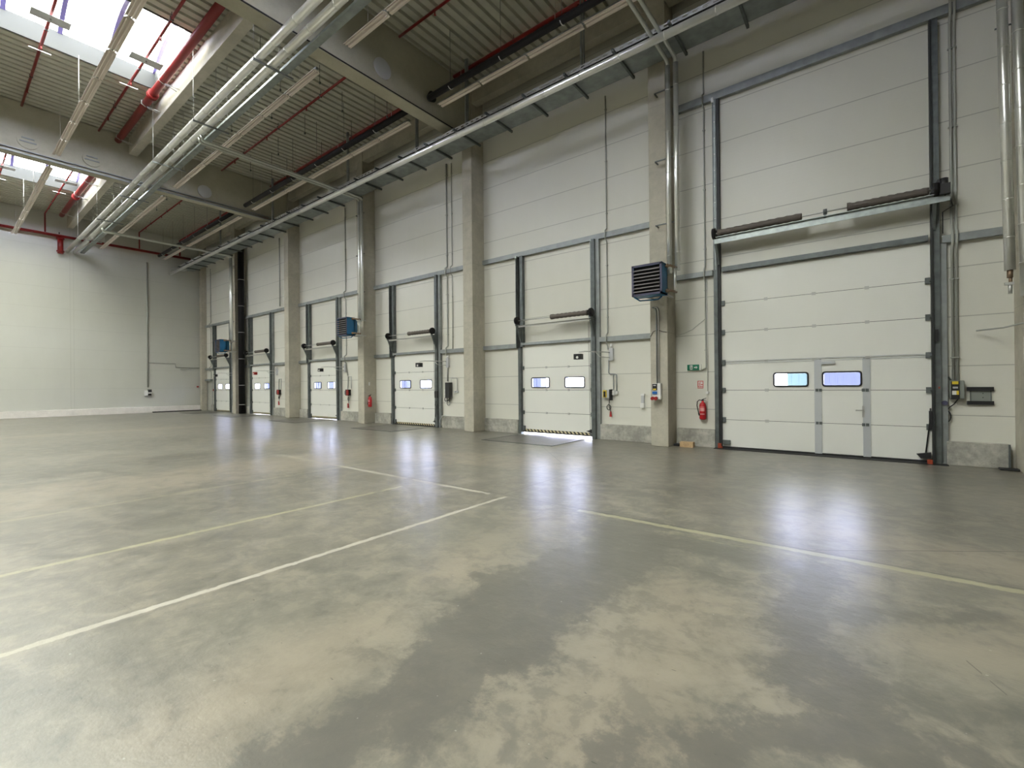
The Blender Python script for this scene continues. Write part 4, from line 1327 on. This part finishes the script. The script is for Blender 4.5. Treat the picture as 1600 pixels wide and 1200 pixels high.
# end wall power box
r = thing('socket_box', (XB, 8.25, 1.2), 'white and black power box low on the end wall', 'socket box')
MB().box(XB + .001, XB + .12, 8.06, 8.24, 1.05, 1.36).build('housing', 'white_plastic', r)
MB().box(XB + .001, XB + .14, 8.245, 8.42, 1.24, 1.42).box(XB + .001, XB + .14, 8.245, 8.40, 1.06, 1.18).build('socket', 'black_plastic', r)
MB().box(XB + .001, XB + .15, 8.245, 8.42, 1.18, 1.24).build('strip', 'white_plastic', r)
MB().box(XB + .001, XB + .1, 10.84, 10.93, 1.52, 1.61).build('alarm_button', 'red_plastic', label='tiny dark red alarm button on the end wall near the corner', category='alarm button')
MB().box(-33.36, -33.28, D - .03, D - .001, 1.28, 1.40).build('alarm_button', 'red_plastic', label='tiny red alarm button beside the small grey door', category='alarm button')
MB().box(XB + .001, XB + .05, 9.95, 10.55, 2.66, 2.70).build('cable_stub', 'conduit_grey', label='short grey cable stub under the stepped conduit on the end wall', category='cable')

# ------------------------------------------------------------------ signs
r = thing('exit_sign', (-3.32, D, 1.87), 'green emergency exit sign with running figure and arrow', 'sign')
MB().box(-3.475, -3.155, D - .045, D - .001, 1.795, 1.945).build('housing', 'white_plastic', r, bevel=.005)
MB().box(-3.468, -3.19, D - .05, D - .045, 1.80, 1.94).build('sign_face', 'sign_green', r)
m = MB()
y_ = (D - .053, D - .0505)
# doorway with runner
m.box(-3.405, -3.345, *y_, 1.815, 1.925)
m.build('doorway_pictogram', 'white_plastic', r)
m = MB()
m.prism([(-3.38 + .011 * math.cos(a), 1.905 + .011 * math.sin(a)) for a in [2 * PI * k / 10 for k in range(10)]], 'y', D - .056, D - .0535)
m.prism([(-3.388, 1.89), (-3.370, 1.892), (-3.366, 1.862), (-3.380, 1.858)], 'y', D - .056, D - .0535)
m.prism([(-3.380, 1.862), (-3.366, 1.862), (-3.352, 1.838), (-3.362, 1.830)], 'y', D - .056, D - .0535)
m.prism([(-3.384, 1.862), (-3.372, 1.858), (-3.388, 1.825), (-3.398, 1.830)], 'y', D - .056, D - .0535)
m.build('runner_pictogram', 'sign_green', r)
m = MB()
m.prism([(-3.31, 1.858), (-3.31, 1.882), (-3.265, 1.882), (-3.265, 1.905), (-3.225, 1.870), (-3.265, 1.835), (-3.265, 1.858)], 'y', *y_)
m.build('arrow', 'white_plastic', r)

r = thing('extinguisher_sign', (-3.18, D, 1.46), 'small red and white fire extinguisher sign', 'sign')
MB().box(-3.245, -3.115, D - .006, D - .001, 1.37, 1.55).build('sign_face', 'sign_red', r)
m = MB().box(-3.225, -3.175, D - .009, D - .006, 1.42, 1.535)
m.box(-3.165, -3.13, D - .009, D - .006, 1.42, 1.45).box(-3.165, -3.13, D - .009, D - .006, 1.47, 1.535).box(-3.235, -3.125, D - .009, D - .006, 1.385, 1.400)
m.build('pictogram', 'white_plastic', r)
m = MB().box(-3.207, -3.19, D - .011, D - .009, 1.43, 1.50).box(-3.205, -3.185, D - .011, D - .009, 1.505, 1.515)
m.build('extinguisher_pictogram', 'sign_red', r)
MB().box(-15.925, -15.920, 10.93, 10.99, 1.52, 1.66).build('sign_plate', 'white_plastic', label='small pale sign above the extinguisher on the column side', category='sign')


def extinguisher(x, y, z, label, face=0.0):
    r = thing('fire_extinguisher', (x, y, z), label, 'fire extinguisher', 'red fire extinguishers')
    R = .075
    prof = [(0.0, .045), (.012, .066), (.03, R), (.33, R), (.375, .062), (.40, .035), (.41, .028), (.44, .024)]
    m = MB()
    m.tube([(x, y, z + h) for h, _ in prof], [q for _, q in prof], 20)
    m.build('cylinder', 'extinguisher_red', r)
    m = MB()
    n = 10
    for k in range(n):
        a0, a1 = face - PI / 2 - .8 + 1.6 * k / n, face - PI / 2 - .8 + 1.6 * (k + 1) / n
        for (z0_, z1_) in ((.20, .28), (.12, .145), (.295, .305)):
            q = R + .0015
            b = len(m.v)
            m.v += [(x + q * math.cos(a0), y + q * math.sin(a0), z + z0_), (x + q * math.cos(a1), y + q * math.sin(a1), z + z0_), (x + q * math.cos(a1), y + q * math.sin(a1), z + z1_), (x + q * math.cos(a0), y + q * math.sin(a0), z + z1_)]
            m.face((b, b + 1, b + 2, b + 3))
    m.build('label_print', 'label_pink', r)
    MB().box(x - .018, x + .018, y - .018, y + .018, z + .43, z + .47).prism([(x - .02, z + .455), (x + .08, z + .50), (x + .08, z + .512), (x - .02, z + .475)], 'y', y - .01, y + .01).prism([(x - .01, z + .44), (x + .075, z + .455), (x + .075, z + .465), (x - .01, z + .455)], 'y', y - .01, y + .01).build('valve_handle', 'black_plastic', r)
    pts = [(x - .015, y - .01, z + .45), (x - .07, y - .02, z + .46), (x - .115, y - .02, z + .42), (x - .125, y - .02, z + .33), (x - .105, y - .03, z + .24), (x - .08, y - .05, z + .15)]
    MB().tube(pts, .011, 8).tube([(x - .08, y - .05, z + .15), (x - .062, y - .062, z + .10)], .016, 8).build('hose', 'black_plastic', r)
    MB().box(x - .02, x + .02, y + .07, D - .001 if face == 0 else y + .076, z + .30, z + .40).build('hook', 'galvanised_dark', r)
    return r


extinguisher(-3.105, 11.20, .64, 'red fire extinguisher with black hose beside the tall gate')
r = extinguisher(-15.84, 10.93, .66, 'red fire extinguisher on the side of the column', face=.001)

# small wooden box standing by the plinth
r = thing('wooden_box', (-3.40, 10.95, 0), 'small light brown box on the floor at the foot of the socket column', 'box')
MB().box(-3.545, -3.245, 10.88, 11.03, 0.0, .125).build('body', 'box_timber', r, bevel=.004)
m = MB()
for (a, b, c, d) in ((-3.47, -3.33, .055, .062), (-3.46, -3.40, .085, .090), (-3.385, -3.34, .085, .090), (-3.44, -3.36, .03, .036)):
    m.box(a, b, 10.8785, 10.8795, c, d)
m.prism([(-3.40, .068), (-3.385, .082), (-3.415, .082)], 'y', 10.8785, 10.8795)
m.build('printing', 'print_brown', r)
MB().box(-3.73, -3.60, 11.0, 11.18, 0, .05).build('rubber_block', 'rubber', label='black rubber block in the gap beside the socket column', category='block')

# round black loudspeaker on the beam
r = thing('loudspeaker', (-9.95, 8.95, 9.8), 'small round black loudspeaker on the side of the nearer roof beam', 'loudspeaker')
MB().tube([(-9.96, 8.95, 9.80), (-9.83, 8.95, 9.79)], [.10, .15], 16).build('horn', 'black_plastic', r)

# loose hanger rods with clips dangling from the deck
n = 0
for (xx, yy, L) in ((-20.5, 5.9, .5), (-18.9, 7.1, .35), (-17.6, 6.6, .5), (-15.9, 7.2, .4), (-14.2, 6.7, .4), (-12.8, 7.2, .5), (-13.4, 8.3, .6), (-15.6, 8.2, .6), (-17.8, 8.3, .6), (-20.0, 8.2, .6),
                    (-19.2, 9.3, .7), (-16.8, 9.5, .7), (-14.6, 9.4, .7), (-12.4, 9.3, .7), (-11.6, 5.9, .35), (-13.0, 5.6, .35), (-27.0, 7.2, .3), (-25.4, 6.8, .35), (-29.0, 7.3, .3), (-24.2, 8.0, .4), (-20.9, .9, .35), (-12.2, 2.6, .4), (-7.5, 7.0, .4), (-5.4, 7.2, .4)):
    o = MB().cyl((xx, yy, DECK), (xx, yy, DECK - L), .008, 5).box(xx - .025, xx + .025, yy - .02, yy + .02, DECK - L - .06, DECK - L).build('hanger_clip', 'galvanised_dark',
        label='short dark hanger clip dangling from the corrugated deck', category='hanger', group='loose hanger clips under the deck')
